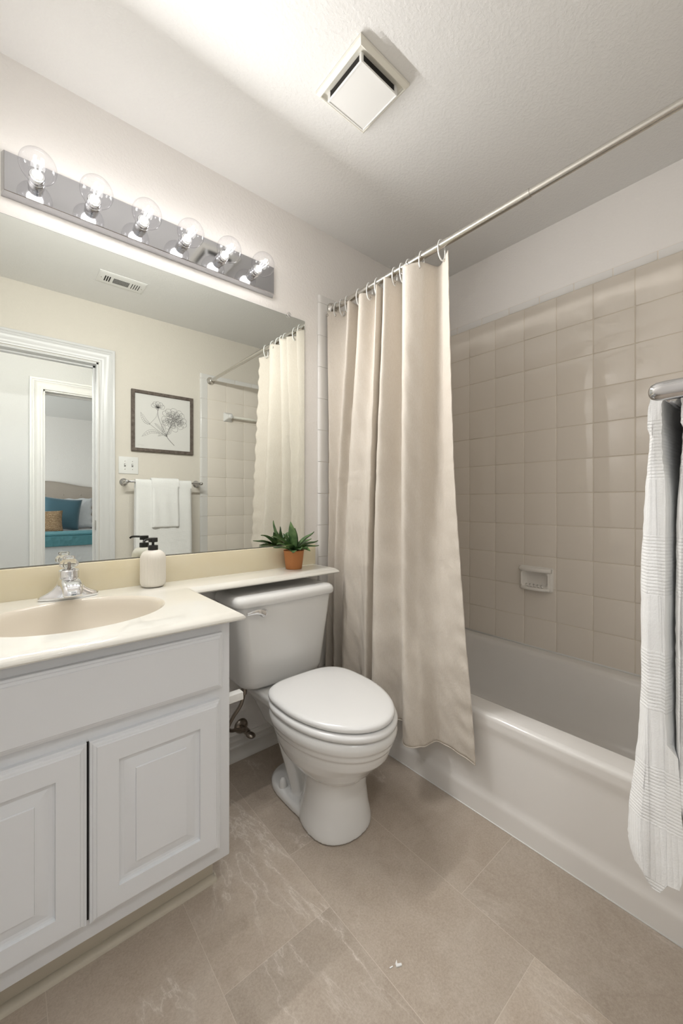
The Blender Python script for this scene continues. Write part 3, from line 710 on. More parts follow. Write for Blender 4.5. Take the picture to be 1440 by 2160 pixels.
# rear deck under the tank
mb.loft([[(x, y, z) for x, y in rrect(TC, cy_, hx, hy, r)] for cy_, hx, hy, r, z in ((1.34, 0.085, 0.10, 0.05, 0.22), (1.355, 0.105, 0.13, 0.05, 0.29), (1.36, 0.125, 0.155, 0.05, 0.325), (1.36, 0.13, 0.165, 0.05, 0.352), (1.36, 0.122, 0.158, 0.045, 0.359))])
# front pedestal
mb.loft([egg(0.943, 1.20, 0.118, 0.001, 1.055, 2.2, 2.2), egg(0.944, 1.20, 0.117, 0.02, 1.055, 2.2, 2.2), egg(0.950, 1.18, 0.107, 0.07, 1.06, 2.2, 2.2), egg(0.957, 1.17, 0.100, 0.13, 1.06, 2.2, 2.2), egg(0.955, 1.17, 0.099, 0.19, 1.06, 2.2, 2.2)])
# foot flange
mb.loft([egg(0.958, 1.392, 0.106, 0.001, 1.26, 2.3, 3.2), egg(0.958, 1.392, 0.106, 0.020, 1.26, 2.3, 3.2), egg(0.97, 1.382, 0.098, 0.031, 1.26, 2.3, 3.2)])
# trapway body
mb.loft([[(x, y, z) for x, y in rrect(TC, cy_, hx, hy, r)] for cy_, hx, hy, r, z in ((1.22, 0.050, 0.10, 0.04, 0.02), (1.22, 0.042, 0.10, 0.04, 0.08), (1.235, 0.046, 0.10, 0.045, 0.16), (1.255, 0.070, 0.11, 0.05, 0.24), (1.29, 0.085, 0.125, 0.05, 0.31))])
for sgn in (-1, 1):
    P = [(TC + sgn * 0.068, 1.33, 0.30), (TC + sgn * 0.064, 1.305, 0.24), (TC + sgn * 0.056, 1.27, 0.16), (TC + sgn * 0.052, 1.235, 0.09), (TC + sgn * 0.050, 1.20, 0.02)]
    P = smoothpath(P, 6); mb.tube(P, [0.034 - 0.006 * i / len(P) for i in range(len(P))], 16)
bowl = part(mb, 'bowl', M['porcelain'], to, smooth=180)
md = bowl.modifiers.new('remesh', 'REMESH'); md.mode = 'VOXEL'; md.voxel_size = 0.0042; md.use_smooth_shade = True
md = bowl.modifiers.new('smooth', 'SMOOTH'); md.factor = 0.5; md.iterations = 5
# seat ring
mb = MB().loft([egg(0.822, 1.290, 0.190, z, 1.105, 2.9, 2.0, inset=i) for i, z in ((0.006, 0.3775), (0.001, 0.381), (0.0, 0.388), (0.002, 0.395), (0.010, 0.399), (0.03, 0.3995))])
part(mb, 'seat', M['seat'], to, smooth=60)
mb = MB().loft([egg(0.831, 1.288, 0.183, z, 1.11, 3.4, 1.98, inset=i) for i, z in ((0.012, 0.402), (0.004, 0.4035), (0.0, 0.408), (0.0005, 0.415), (0.005, 0.4205), (0.016, 0.4235), (0.06, 0.4255), (0.12, 0.426))])
part(mb, 'lid', M['seat'], to, smooth=60)
for sx_ in (-0.075, 0.075):
    part(MB().lathe([(0.0001, -0.024), (0.012, -0.024), (0.0125, -0.02), (0.0125, 0.02), (0.011, 0.024), (0.0001, 0.024)], (TC + sx_, 1.294, 0.386), 'x', 16), 'seat_hinge', M['seat'], to, smooth=40)
for sx_ in (-0.083, 0.083):
    part(MB().lathe([(0.015, 0.0), (0.0145, 0.010), (0.011, 0.026), (0.006, 0.032), (0.0001, 0.033)], (TC + sx_, 1.268, 0.030), n=20), 'bolt_cap', M['seat'], to, smooth=50)
# tank
def tank_ring(hw, yf, yb, r, z, bow=0.012, n=6):
    pts = rrect(TC, (yf + yb) / 2, hw, (yb - yf) / 2, r, n); out = []
    for x, y in pts:
        if y < (yf + yb) / 2: y += bow * ((x - TC) / hw) ** 2
        out.append((x, y, z))
    # denser front edge is not needed, the corners carry the bow
    return out
def dense(ring, k=3):
    out = []
    for i in range(len(ring)):
        a, b2 = Vector(ring[i]), Vector(ring[(i + 1) % len(ring)])
        out.append(tuple(a))
        if (b2 - a).length > 0.05:
            for j in range(1, 8): out.append(tuple(a.lerp(b2, j / 8)))
    return out
def tank_section(hw, yf, yb, r, z, bow=0.012):
    base_ = dense([(x, y, z) for x, y in rrect(TC, (yf + yb) / 2, hw, (yb - yf) / 2, r, 6)])
    return [(x, y + (bow * ((x - TC) / hw) ** 2 if y < (yf + yb) / 2 else 0), zz) for x, y, zz in base_]
mb = MB().loft([tank_section(0.150, 1.395, 1.545, 0.04, 0.3605), tank_section(0.170, 1.373, 1.553, 0.045, 0.365), tank_section(0.184, 1.360, 1.557, 0.045, 0.378), tank_section(0.190, 1.354, 1.558, 0.045, 0.398),
                tank_section(0.202, 1.347, 1.559, 0.04, 0.52), tank_section(0.213, 1.341, 1.560, 0.035, 0.62), tank_section(0.219, 1.337, 1.560, 0.032, 0.694)])
part(mb, 'tank', M['porcelain'], to, smooth=60)
mb = MB().loft([tank_section(0.219, 1.337, 1.562, 0.034, 0.6945), tank_section(0.230, 1.327, 1.566, 0.036, 0.696), tank_section(0.233, 1.324, 1.568, 0.036, 0.702), tank_section(0.2325, 1.3245, 1.568, 0.036, 0.716),
                tank_section(0.228, 1.329, 1.566, 0.035, 0.726), tank_section(0.219, 1.338, 1.560, 0.033, 0.7325), tank_section(0.202, 1.354, 1.545, 0.03, 0.7345)])
part(mb, 'tank_lid', M['porcelain'], to, smooth=60)
mb = MB()
hx, hy, hz = 0.748, 1.336, 0.668
mb.lathe([(0.017, 0.0), (0.017, -0.006), (0.013, -0.012), (0.0001, -0.012)], (hx, hy + 0.008, hz), 'y', 24)
P = smoothpath([(hx + 0.004, hy - 0.006, hz), (hx - 0.02, hy - 0.014, hz + 0.010), (hx - 0.045, hy - 0.017, hz + 0.014), (hx - 0.078, hy - 0.015, hz + 0.012)], 5); rings = []
for i, p in enumerate(P):
    t = i / (len(P) - 1); hh = 0.013 * (1 - t) + 0.0055 * t
    rings.append([(p[0], p[1] + 0.0035 * cos(a), p[2] + hh * sin(a)) for a in [2 * pi * k / 16 for k in range(16)]])
mb.loft(rings)
part(mb, 'flush_handle', M['chrome'], to, smooth=50)

# ---------------------------------------------------------------- water supply valve and hose
wsv = thing('supply_valve', 'tarnished metal shut-off valve and braided hose on wall below the toilet tank', 'valve', (0.768, YB, 0.133))
part(MB().lathe([(0.031, 0.0), (0.030, -0.004), (0.022, -0.010), (0.010, -0.013), (0.0001, -0.013)], (0.768, YB - 0.0003, 0.133), 'y', 28), 'escutcheon', M['oldmetal'], wsv, smooth=50)
mb = MB().tube([(0.768, YB - 0.005, 0.133), (0.768, 1.512, 0.133)], 0.007, 12)
mb.lathe([(0.0001, -0.018), (0.010, -0.018), (0.013, -0.010), (0.013, 0.012), (0.009, 0.018), (0.0001, 0.018)], (0.768, 1.520, 0.133), 'y', 16)
mb.tube([(0.768, 1.518, 0.135), (0.746, 1.516, 0.146)], 0.0065, 10)
part(mb, 'valve_body', M['oldmetal'], wsv, smooth=50)
mb = MB(); rings = []
for i in range(9):
    t = i / 8; y = 1.500 - 0.026 * t; k_ = sin(pi * min(t * 0.8 + 0.2, 1)) ** 0.5 + 0.15
    rings.append([(0.768 + 0.015 * k_ * cos(a) + 0.01 * t, y, 0.131 - 0.008 * t + 0.009 * k_ * sin(a)) for a in [2 * pi * j / 16 for j in range(16)]])
mb.loft(rings)
part(mb, 'valve_handle', M['oldmetal'], wsv, smooth=50)
hp = smoothpath([(0.745, 1.516, 0.147), (0.718, 1.510, 0.160), (0.690, 1.500, 0.172), (0.672, 1.488, 0.195), (0.685, 1.472, 0.238), (0.712, 1.458, 0.285), (0.724, 1.452, 0.335), (0.725, 1.452, 0.345)], 8)
part(MB().tube(hp, 0.0072, 12), 'hose', M['oldmetal'], wsv, smooth=180)
part(MB().lathe([(0.009, 0.0), (0.0095, 0.002), (0.0095, 0.018), (0.014, 0.020), (0.014, 0.034), (0.008, 0.0345)], (0.725, 1.452, 0.3255), n=12), 'coupling_nut', M['oldmetal'], wsv, smooth=30)

# ---------------------------------------------------------------- curtain rod
RX, RZ = 1.2585, 2.062
rod = thing('curtain_rod', 'brushed nickel tension shower rod above the bathtub', 'curtain rod', (RX, 0.79, RZ))
part(MB().tube([(RX, 0.567, RZ), (RX, YB - 0.010, RZ)], 0.0135, 24), 'outer_tube', M['nickel'], rod, smooth=50)
part(MB().tube([(RX, 0.016, RZ), (RX, 0.57, RZ)], 0.0117, 24), 'inner_tube', M['nickel'], rod, smooth=50)
for y, s_ in ((YB - 0.0113, -1), (YF + 0.0113, 1)):
    mb = MB().lathe([(0.0001, 0.0), (0.030, 0.0), (0.031, s_ * 0.003), (0.028, s_ * 0.009), (0.020, s_ * 0.016), (0.0165, s_ * 0.024), (0.0165, s_ * 0.036), (0.012, s_ * 0.038)], (RX, y, RZ), 'y', 32)
    part(mb, 'end_flange', M['nickel'], rod, smooth=50)

# ---------------------------------------------------------------- shower curtain
LV = {2.034: [(1.215, 1.543), (1.282, 1.473), (1.22, 1.392), (1.288, 1.387), (1.22, 1.311), (1.29, 1.272), (1.22, 1.209), (1.28, 1.212), (1.212, 1.151), (1.3, 1.12), (1.212, 1.049), (1.25, 0.985), (1.315, 0.951), (1.24, 0.858)],
      1.20: [(1.22, 1.534), (1.26, 1.512), (1.235, 1.479), (1.285, 1.452), (1.212, 1.376), (1.24, 1.297), (1.225, 1.249), (1.29, 1.26), (1.205, 1.185), (1.3, 1.123), (1.19, 1.035), (1.24, 0.988), (1.31, 0.950), (1.222, 0.821)],
      0.62: [(1.205, 1.53), (1.24, 1.518), (1.215, 1.489), (1.25, 1.46), (1.195, 1.393), (1.225, 1.317), (1.21, 1.262), (1.252, 1.253), (1.185, 1.182), (1.256, 1.093), (1.16, 1.009), (1.205, 0.969), (1.256, 0.905), (1.222, 0.776)],
      0.19: [(1.19, 1.528), (1.235, 1.519), (1.2, 1.469), (1.24, 1.449), (1.18, 1.382), (1.225, 1.313), (1.2, 1.256), (1.243, 1.242), (1.165, 1.171), (1.243, 1.080), (1.125, 0.972), (1.165, 0.918), (1.240, 0.895), (1.222, 0.737)]}
zs = sorted(LV, reverse=True); NP = 14; SUB = 14
def level(z):
    t = 0
    for i in range(len(zs) - 1):
        if zs[i] >= z >= zs[i + 1]: t = i + (zs[i] - z) / (zs[i] - zs[i + 1]); break
    else: t = 0 if z > zs[0] else len(zs) - 1
    return [catmull([LV[q][k] for q in zs], min(t, len(zs) - 1 - 1e-6)) for k in range(NP)]
NCOL = (NP - 1) * SUB; NROW = 150
verts = []; faces = []
ringy = [1.545, 1.520, 1.482, 1.444, 1.360, 1.285, 1.236, 1.155, 1.100, 1.056, 0.994, 0.902]
for r in range(NROW + 1):
    s_ = r / NROW
    zb = 2.034 - (2.034 - 0.19) * s_
    P = level(zb)
    for c_ in range(NCOL + 1):
        t = c_ / SUB
        x, y = catmull(P, min(t, NP - 1 - 1e-6))
        z = zb
        if s_ < 0.06:   # top edge sags between the rings
            d = min(abs(y - q) for q in ringy); z -= min(d, 0.035) * 0.18 * (1 - s_ / 0.06)
            z -= 0.016 * max(0, (c_ - NCOL + 14) / 14) * (1 - s_ / 0.06)
        # small wrinkles, and the pressed fold across the cloth
        wk = 0.0022 * sin(37 * z + 5 * t) * sin(11 * y * 6 + 3 * z) * min(1, s_ * 3) + 0.0012 * sin(90 * z + 13 * t)* max(0, s_ - 0.3)
        if c_ > NCOL - 10: wk += 0.0032 * sin(2 * pi * z / 0.085 + 0.9 * sin(20 * z)) * (c_ - NCOL + 10) / 10
        cr = 0.0028 * math.exp(-((zb - 1.212 + 0.006 * sin(3 * t)) / 0.006) ** 2)
        verts.append((x + wk - cr, y + wk * 0.5, z))
for r in range(NROW):
    for c_ in range(NCOL):
        a = r * (NCOL + 1) + c_; faces.append((a, a + 1, a + NCOL + 2, a + NCOL + 1))
me = bpy.data.meshes.new('shower_curtain'); me.from_pydata(verts, [], faces)
cur = link('shower_curtain', me, M['curtain'], None, 180)
md = cur.modifiers.new('thickness', 'SOLIDIFY'); md.thickness = 0.0012; md.offset = 0
tag(cur, 'beige linen shower curtain gathered at the far end of the rod', 'shower curtain')
# hem: a rolled seam on bottom and right edge, part of the curtain
mb = MB().tube([Vector(verts[NROW * (NCOL + 1) + c_]) + Vector((0, 0, 0.001)) for c_ in range(NCOL + 1)], 0.0022, 6)
mb.tube([verts[r * (NCOL + 1) + NCOL] for r in range(NROW + 1)], 0.0016, 6)
hm = mb.build('hem', M['curtain'], cur, smooth=180)
# grommets and rings
def near_curtain(yq):
    best = min(range(NCOL + 1), key=lambda c_: abs(verts[2 * (NCOL + 1) + c_][1] - yq) + 0.5 * abs(verts[2 * (NCOL + 1) + c_][0] - RX))
    return Vector(verts[2 * (NCOL + 1) + best])
def torus(c, nrm, R_, r_, sc=(1, 1), n=32, k=8):
    nrm = Vector(nrm).normalized(); a1 = Vector((0, 0, 1)); a2 = nrm.cross(a1).normalized(); rings = []
    mb = MB()
    for i in range(n):
        a = 2 * pi * i / n; d = a2 * cos(a) * sc[0] + a1 * sin(a) * sc[1]; cc = Vector(c) + d * R_; dn = (a2 * cos(a) + a1 * sin(a)).normalized()
        rings.append([cc + (dn * cos(b2) + nrm * sin(b2)) * r_ for b2 in [2 * pi * j / k for j in range(k)]])
    rings.append(rings[0]); return mb.loft(rings, False, False)
ords = ['first', 'second', 'third', 'fourth', 'fifth', 'sixth', 'seventh', 'eighth', 'ninth', 'tenth', 'eleventh', 'last']
ring0 = None
for i, yq in enumerate(ringy):
    p = near_curtain(yq); ang = random.uniform(-0.25, 0.25)
    gm = torus((p.x, p.y, 2.014), (1, 0.2, 0), 0.006, 0.0014, n=20, k=6)
    go = gm.build('grommet', M['nickel'], cur, smooth=180)
    if ring0 is None:
        me_r = torus((0, 0, 0), (0, 1, 0), 1.0, 0.0027, (0.0175, 0.038)).build('curtain_ring', M['white_plastic'], None, smooth=180)
        ring = ring0 = me_r
    else:
        ring = ring0.copy(); C.objects.link(ring)
    ring.location = (RX + (p.x - RX) * 0.12, p.y, 2.044)
    ring.rotation_euler = (0, 0.35 * (p.x - RX) / 0.04 * -1 * 0.5, ang)
    tag(ring, 'white plastic curtain ring on the nickel rod, %s of twelve counted from the wall' % ords[i], 'curtain ring', 'white rings holding the shower curtain')

# ---------------------------------------------------------------- towel bar and towels
BX0_, BX1_, BY_, BZ_ = 0.636, 1.145, 0.120, 1.230
tb = thing('towel_bar', 'chrome towel bar with round wall flanges holding the white towels', 'towel bar', (0.89, YF, BZ_))
part(MB().tube([(BX0_, BY_, BZ_), (BX1_, BY_, BZ_)], 0.0070, 16), 'bar', M['towel_chrome'], tb, smooth=180)
for x in (BX0_, BX1_):
    pr = [(0.0001, 0.0), (0.027, 0.0), (0.0275, 0.003), (0.025, 0.008), (0.017, 0.013), (0.0125, 0.018), (0.0122, 0.112), (0.0115, 0.121), (0.009, 0.1265), (0.005, 0.129), (0.0001, 0.130)]
    part(MB().lathe(pr, (x, YF + 0.0003, BZ_), 'y', 32), 'post', M['towel_chrome'], tb, smooth=50)
def towel(name, sec, x0, x1, m, label, cat, nx=26, dz=None, waves=0.003):
    """sec: closed outline (y, z), swept along the bar"""
    P = sec + [sec[0]]; pts = smoothpath(P, 8)[:-1]
    fine = []
    for i in range(len(pts)):
        a, b2 = pts[i], pts[(i + 1) % len(pts)]; L_ = math.hypot(b2[0] - a[0], b2[1] - a[1]); k = max(1, int(L_ / 0.008))
        for j in range(k): fine.append((a[0] + (b2[0] - a[0]) * j / k, a[1] + (b2[1] - a[1]) * j / k))
    cy_ = sum(p[0] for p in fine) / len(fine)
    rings = []
    for i in range(nx + 1):
        t = i / nx; e = min(t, 1 - t) * (x1 - x0)
        q = 1 - 0.40 * max(0, 1 - e / 0.008) ** 2
        ring = []
        for (y, z) in fine:
            dr = (1.22 - z)
            wv_ = waves * sin(14 * t + 7 * z) * min(1, max(0, dr) * 4)
            side = 0.010 * (dr) * (1 if t > 0.5 else -1) * abs(2 * t - 1) * sin(9 * z) * 0.6
            mid = (BY_ + 0.012) if y > BY_ else (BY_ - 0.018)
            yy_ = mid + (y - mid) * (q if z < 1.19 else 1) + (wv_ if y > BY_ + 0.015 else 0)
            ring.append((x0 + (x1 - x0) * t + side + random.uniform(-.0005, .0005), yy_ + random.uniform(-.0005, .0005), z + random.uniform(-.0005, .0005)))
        rings.append(ring)
    mb = MB().loft(rings)
    o = mb.build(name, m, None, smooth=70)
    tag(o, label, cat); return o
bath = [(0.120, 1.249), (0.136, 1.244), (0.145, 1.222), (0.147, 1.17), (0.151, 1.10), (0.154, 1.00), (0.155, 0.90), (0.158, 0.80), (0.166, 0.715), (0.174, 0.65), (0.1765, 0.605), (0.171, 0.572), (0.156, 0.553), (0.138, 0.551),
        (0.121, 0.566), (0.1125, 0.60), (0.114, 0.66), (0.1205, 0.76), (0.123, 0.88), (0.123, 1.00), (0.1235, 1.10), (0.128, 1.15), (0.1305, 1.20), (0.1295, 1.228), (0.120, 1.2395),
        (0.1105, 1.228), (0.1105, 1.20), (0.1125, 1.15), (0.117, 1.08), (0.118, 0.98), (0.118, 0.85), (0.1175, 0.74), (0.116, 0.69), (0.108, 0.655), (0.090, 0.642), (0.074, 0.66), (0.068, 0.72), (0.069, 0.85), (0.072, 1.0), (0.077, 1.12), (0.088, 1.20), (0.103, 1.243)]
towel('bath_towel', bath, 0.684, 1.062, M['towel'], 'large white ribbed bath towel folded over the chrome towel bar', 'towel')
hand = [(0.120, 1.262), (0.141, 1.256), (0.154, 1.232), (0.160, 1.17), (0.165, 1.08), (0.168, 1.00), (0.170, 0.945), (0.170, 0.918), (0.163, 0.910), (0.158, 0.918), (0.158, 0.98), (0.157, 1.06), (0.154, 1.14), (0.149, 1.21), (0.1385, 1.2455), (0.120, 1.252),
        (0.101, 1.2455), (0.085, 1.21), (0.073, 1.14), (0.069, 1.06), (0.066, 0.98), (0.066, 0.918), (0.060, 0.910), (0.054, 0.918), (0.054, 0.97), (0.058, 1.08), (0.064, 1.17), (0.080, 1.232), (0.100, 1.256)]
towel('hand_towel', hand, 0.784, 0.968, M['towel2'], 'small white ribbed hand towel folded over the middle of the bath towel', 'towel', 18)

# ---------------------------------------------------------------- picture, switch, vents
pf = thing('framed_picture', 'square grey wood framed peony drawing on cream wall above towel bar', 'picture', (0.90, YF, 1.675))
FX0, FX1, FZ0, FZ1 = 0.682, 1.118, 1.456, 1.896; fw = 0.023
prf = [(0.0, 0.001), (0.0, 0.020), (0.002, 0.022), (fw - 0.002, 0.022), (fw, 0.019), (fw, 0.008)]
mb = MB().loft([[(FX0 + a, YF + d, FZ0 + a), (FX1 - a, YF + d, FZ0 + a), (FX1 - a, YF + d, FZ1 - a), (FX0 + a, YF + d, FZ1 - a)] for a, d in prf], False, False)
part(mb, 'frame', M['frame'], pf, smooth=20)
# pencil drawing: thin flat ink strokes; u goes left-right as read in the room, v up, both 0..1
IX, IZ, ISZ = FX0 + fw, FZ0 + fw, FX1 - FX0 - 2 * fw
def stroke(mb, pts, w0=0.0016, w1=0.0006, lift=0.0003):
    P = smoothpath(pts, 6) if len(pts) > 2 else pts; n = len(P); L_, R_ = [], []
    for i, (a, b2) in enumerate(P):
        t = i / (n - 1); a0 = P[max(i - 1, 0)]; a1 = P[min(i + 1, n - 1)]; d = math.hypot(a1[0] - a0[0], a1[1] - a0[1]) or 1
        nx_, ny_ = -(a1[1] - a0[1]) / d, (a1[0] - a0[0]) / d; wd = (w0 + (w1 - w0) * t) * 0.5 / ISZ
        L_.append((IX + (a + nx_ * wd) * ISZ, YF + 0.011 + lift, IZ + (b2 + ny_ * wd) * ISZ)); R_.append((IX + (a - nx_ * wd) * ISZ, YF + 0.011 + lift, IZ + (b2 - ny_ * wd) * ISZ))
    mb.loft([L_, R_], False, False, closed=False)
ink = MB(); soft = MB()
def petal(cx_, cy_, ang, ln, wd, mb=ink, w=0.0019):
    c_, s_ = cos(ang), sin(ang)
    f = lambda a, b2: (cx_ + a * c_ - b2 * s_, cy_ + a * s_ + b2 * c_)
    stroke(mb, [f(0, 0), f(ln * 0.35, wd * 0.8), f(ln * 0.8, wd), f(ln * 1.02, wd * 0.25), f(ln * 0.95, -wd * 0.3), f(ln * 0.75, -wd), f(ln * 0.3, -wd * 0.75), f(0, 0)], w, w * 0.7)
    for q in (-0.4, 0.0, 0.4): stroke(soft, [f(ln * 0.08, wd * q * 0.3), f(ln * 0.35, wd * q), f(ln * 0.62, wd * q * 1.1)], 0.0034, 0.0007, 0.0002)
def pleaf(P, wd, fill=True):
    Q = smoothpath(P, 5); n = len(Q); A, B = [], []
    for i, (a, b2) in enumerate(Q):
        t = i / (n - 1); p0, p1 = Q[max(i - 1, 0)], Q[min(i + 1, n - 1)]; d = math.hypot(p1[0] - p0[0], p1[1] - p0[1]) or 1
        nx_, ny_ = -(p1[1] - p0[1]) / d, (p1[0] - p0[0]) / d; h = wd * sin(pi * t) ** 0.8
        A.append((a + nx_ * h, b2 + ny_ * h)); B.append((a - nx_ * h, b2 - ny_ * h))
    stroke(ink, A[::2] + [A[-1]]); stroke(ink, B[::2] + [B[-1]]); stroke(ink, P)
    for i in range(2, n - 2, 1):
        stroke(soft, [Q[i], ((A[i][0] * 0.9 + Q[i][0] * 0.1), (A[i][1] * 0.9 + Q[i][1] * 0.1))], 0.0026, 0.0015, 0.0002)
        if fill: stroke(soft, [Q[i], ((B[i][0] * 0.9 + Q[i][0] * 0.1), (B[i][1] * 0.9 + Q[i][1] * 0.1))], 0.0016, 0.0008, 0.0002)
# (mirror shows the drawing with u running left to right in the photograph)
random.seed(3)
hc = (0.70, 0.60)
for ring_, (rad, n_, ln, wd) in enumerate(((0.105, 12, 0.135, 0.052), (0.065, 9, 0.11, 0.042), (0.03, 7, 0.08, 0.032), (0.008, 5, 0.05, 0.022))):
    for k in range(n_):
        a = 2 * pi * k / n_ + ring_ * 0.4 + random.uniform(-.15, .15)
        petal(hc[0] + rad * cos(a), hc[1] + rad * sin(a) * 0.9, a + random.uniform(-.3, .3), ln * random.uniform(.8, 1.1), wd)
for k in range(5): petal(0.40 + 0.01 * cos(k), 0.79, 0.3 + k * 0.6, 0.115, 0.04)
for k in range(3): petal(0.41, 0.79, 2.2 + k * 1.0, 0.05, 0.022)
stroke(ink, [(0.40, 0.77), (0.40, 0.64), (0.47, 0.45), (0.56, 0.27)], 0.003, 0.002)
stroke(ink, [(0.66, 0.50), (0.59, 0.38), (0.56, 0.27), (0.62, 0.18), (0.70, 0.10)], 0.003, 0.0035)
stroke(ink, [(0.56, 0.26), (0.44, 0.33), (0.30, 0.43), (0.25, 0.47)], 0.0025, 0.0015)
stroke(ink, [(0.25, 0.46), (0.36, 0.60), (0.38, 0.68)], 0.0015, 0.001)
pleaf([(0.26, 0.46), (0.17, 0.52), (0.10, 0.66)], 0.035)
pleaf([(0.43, 0.31), (0.28, 0.33), (0.12, 0.22)], 0.035)
pleaf([(0.55, 0.28), (0.50, 0.42), (0.49, 0.58)], 0.033)
pleaf([(0.56, 0.29), (0.62, 0.36), (0.62, 0.46)], 0.025)
pleaf([(0.50, 0.33), (0.42, 0.42), (0.34, 0.49)], 0.022)
pleaf([(0.57, 0.26), (0.48, 0.30), (0.40, 0.25)], 0.025)
stroke(soft, [(0.05, 0.055), (0.09, 0.06), (0.13, 0.055), (0.16, 0.058)], 0.001, 0.0008)
pm = MB().box(FX0 + 0.01, FX1 - 0.01, YF + 0.002, YF + 0.011, FZ0 + 0.01, FZ1 - 0.01)
n0 = len(pm.f); pm.add(ink.v, ink.f); n1_ = len(pm.f); pm.add(soft.v, soft.f)
mep = bpy.data.meshes.new('print'); mep.from_pydata(pm.v, [], pm.f)
for mm in ('paper', 'ink', 'ink2'): mep.materials.append(M[mm])
for i, p in enumerate(mep.polygons): p.material_index = 0 if i < n0 else (1 if i < n1_ else 2)
po = link('print', mep, None, None); mep.transform(Matrix.Translation(-pf.location)); po.parent = pf; po['label'] = 'pencil drawing of a peony on white paper'

sw = thing('light_switch', 'white double toggle switch plate beside the door casing, seen in the mirror', 'light switch', (0.667, YF, 1.35))
mb = MB().loft([[(x, YF + d, z) for x, z in rrect(0.667, 1.350, 0.0635 - i, 0.061 - i, 0.004, 3)] for i, d in ((0, 0.0004), (0, 0.003), (0.002, 0.0055), (0.004, 0.006))])
part(mb, 'cover_plate', M['white_plastic'], sw, smooth=30)
for x in (0.643, 0.691):
    part(MB().box(x - 0.0055, x + 0.0055, YF + 0.0055, YF + 0.0068, 1.338, 1.362), 'toggle_slot', M['ink2'], sw)
    part(MB().box(x - 0.0035, x + 0.0035, YF + 0.006, YF + 0.017, 1.350, 1.358), 'toggle', M['white_plastic'], sw, bevel=0.001)
    for z in (1.322, 1.378): part(MB().lathe([(0.0001, 0.0078), (0.0028, 0.0072), (0.003, 0.005)], (x, YF, z), 'y', 10), 'screw', M['nickel'], sw, smooth=50)

av = thing('air_vent', 'white rectangular air register on the ceiling, seen in the mirror', 'air vent', (0.548, 0.405, ZC))
VX0, VX1, VY0, VY1 = 0.418, 0.674, 0.330, 0.478
mb = MB().loft([[(x, y, ZC - d) for x, y in ((VX0 + i, VY0 + i), (VX1 - i, VY0 + i), (VX1 - i, VY1 - i), (VX0 + i, VY1 - i))] for i, d in ((0, 0.0004), (0, 0.003), (0.010, 0.007), (0.012, 0.0075))])
part(mb, 'frame', M['white_plastic'], av, smooth=20)
mb = MB()
for k in range(3): mb.box(0.452 + k * 0.012, 0.4585 + k * 0.012, 0.372, 0.436, ZC - 0.0082, ZC - 0.007)
for k in range(7): mb.box(0.498, 0.584, 0.374 + k * 0.0088, 0.3785 + k * 0.0088, ZC - 0.0082, ZC - 0.007)
for k in range(4): mb.box(0.598 + k * 0.013, 0.602 + k * 0.013, 0.372, 0.436, ZC - 0.0082, ZC - 0.007)
part(mb, 'slots', M['dark'], av)
for x in (0.436, 0.656): part(MB().lathe([(0.0001, -0.0095), (0.003, -0.009), (0.0035, -0.007)], (x, 0.404, ZC), n=10), 'screw', M['nickel'], av, smooth=50)

ef = thing('exhaust_fan', 'square ivory exhaust fan cover on the bathroom ceiling', 'exhaust fan', (0.885, 0.941, ZC))
EX0, EX1, EY0, EY1 = 0.779, 0.993, 0.833, 1.050
def sq(i, d): return [(EX0 + i, EY0 + i, ZC - d), (EX1 - i, EY0 + i, ZC - d), (EX1 - i, EY1 - i, ZC - d), (EX0 + i, EY1 - i, ZC - d)]
mb = MB().loft([sq(0, 0.0005), sq(0, 0.010), sq(0.003, 0.014), sq(0.010, 0.020), sq(0.013, 0.019), sq(0.014, 0.012), sq(0.030, 0.009), sq(0.036, 0.008)], False, False)
part(mb, 'outer_frame', M['fan'], ef, smooth=15)
part(MB().box(EX0 + 0.031, EX1 - 0.031, EY0 + 0.031, EY1 - 0.031, ZC - 0.0335, ZC - 0.0005), 'fan_opening', M['dark'], ef)
pi0, pi1 = 0.027, 0.027
mb = MB().loft([sq(0.029, 0.0325), sq(0.0275, 0.0335), sq(0.0275, 0.0375), sq(0.0285, 0.039), sq(0.0315, 0.039), sq(0.0325, 0.037), sq(0.08, 0.037)])
mb.box(EX0 + 0.028, EX0 + 0.037, EY0 + 0.028, EY0 + 0.037, ZC - 0.034, ZC - 0.006); mb.box(EX1 - 0.040, EX1 - 0.028, EY0 + 0.028, EY0 + 0.040, ZC - 0.034, ZC - 0.006)
mb.box(EX0 + 0.028, EX0 + 0.040, EY1 - 0.040, EY1 - 0.028, ZC - 0.034, ZC - 0.006); mb.box(EX1 - 0.040, EX1 - 0.028, EY1 - 0.040, EY1 - 0.028, ZC - 0.034, ZC - 0.006)
part(mb, 'centre_panel', M['white_plastic'], ef, smooth=15)

# ---------------------------------------------------------------- paper scraps on the floor
def scrap(pts, h, label):
    mb = MB().loft([[(x, y, 0.0004) for x, y in pts], [(x, y, h) for x, y in pts]])
    tag(mb.build('paper_scrap', M['white_plastic']), label, 'scrap', 'tiny scraps on the floor')
scrap([(0.697, 0.624), (0.709, 0.618), (0.712, 0.622), (0.704, 0.627), (0.708, 0.634), (0.700, 0.630)], 0.003, 'tiny curled pale scrap on the floor tiles, larger of the two')
scrap([(0.684, 0.632), (0.692, 0.630), (0.6925, 0.632), (0.6845, 0.6345)], 0.002, 'tiny straight pale sliver on the floor beside the curled scrap')

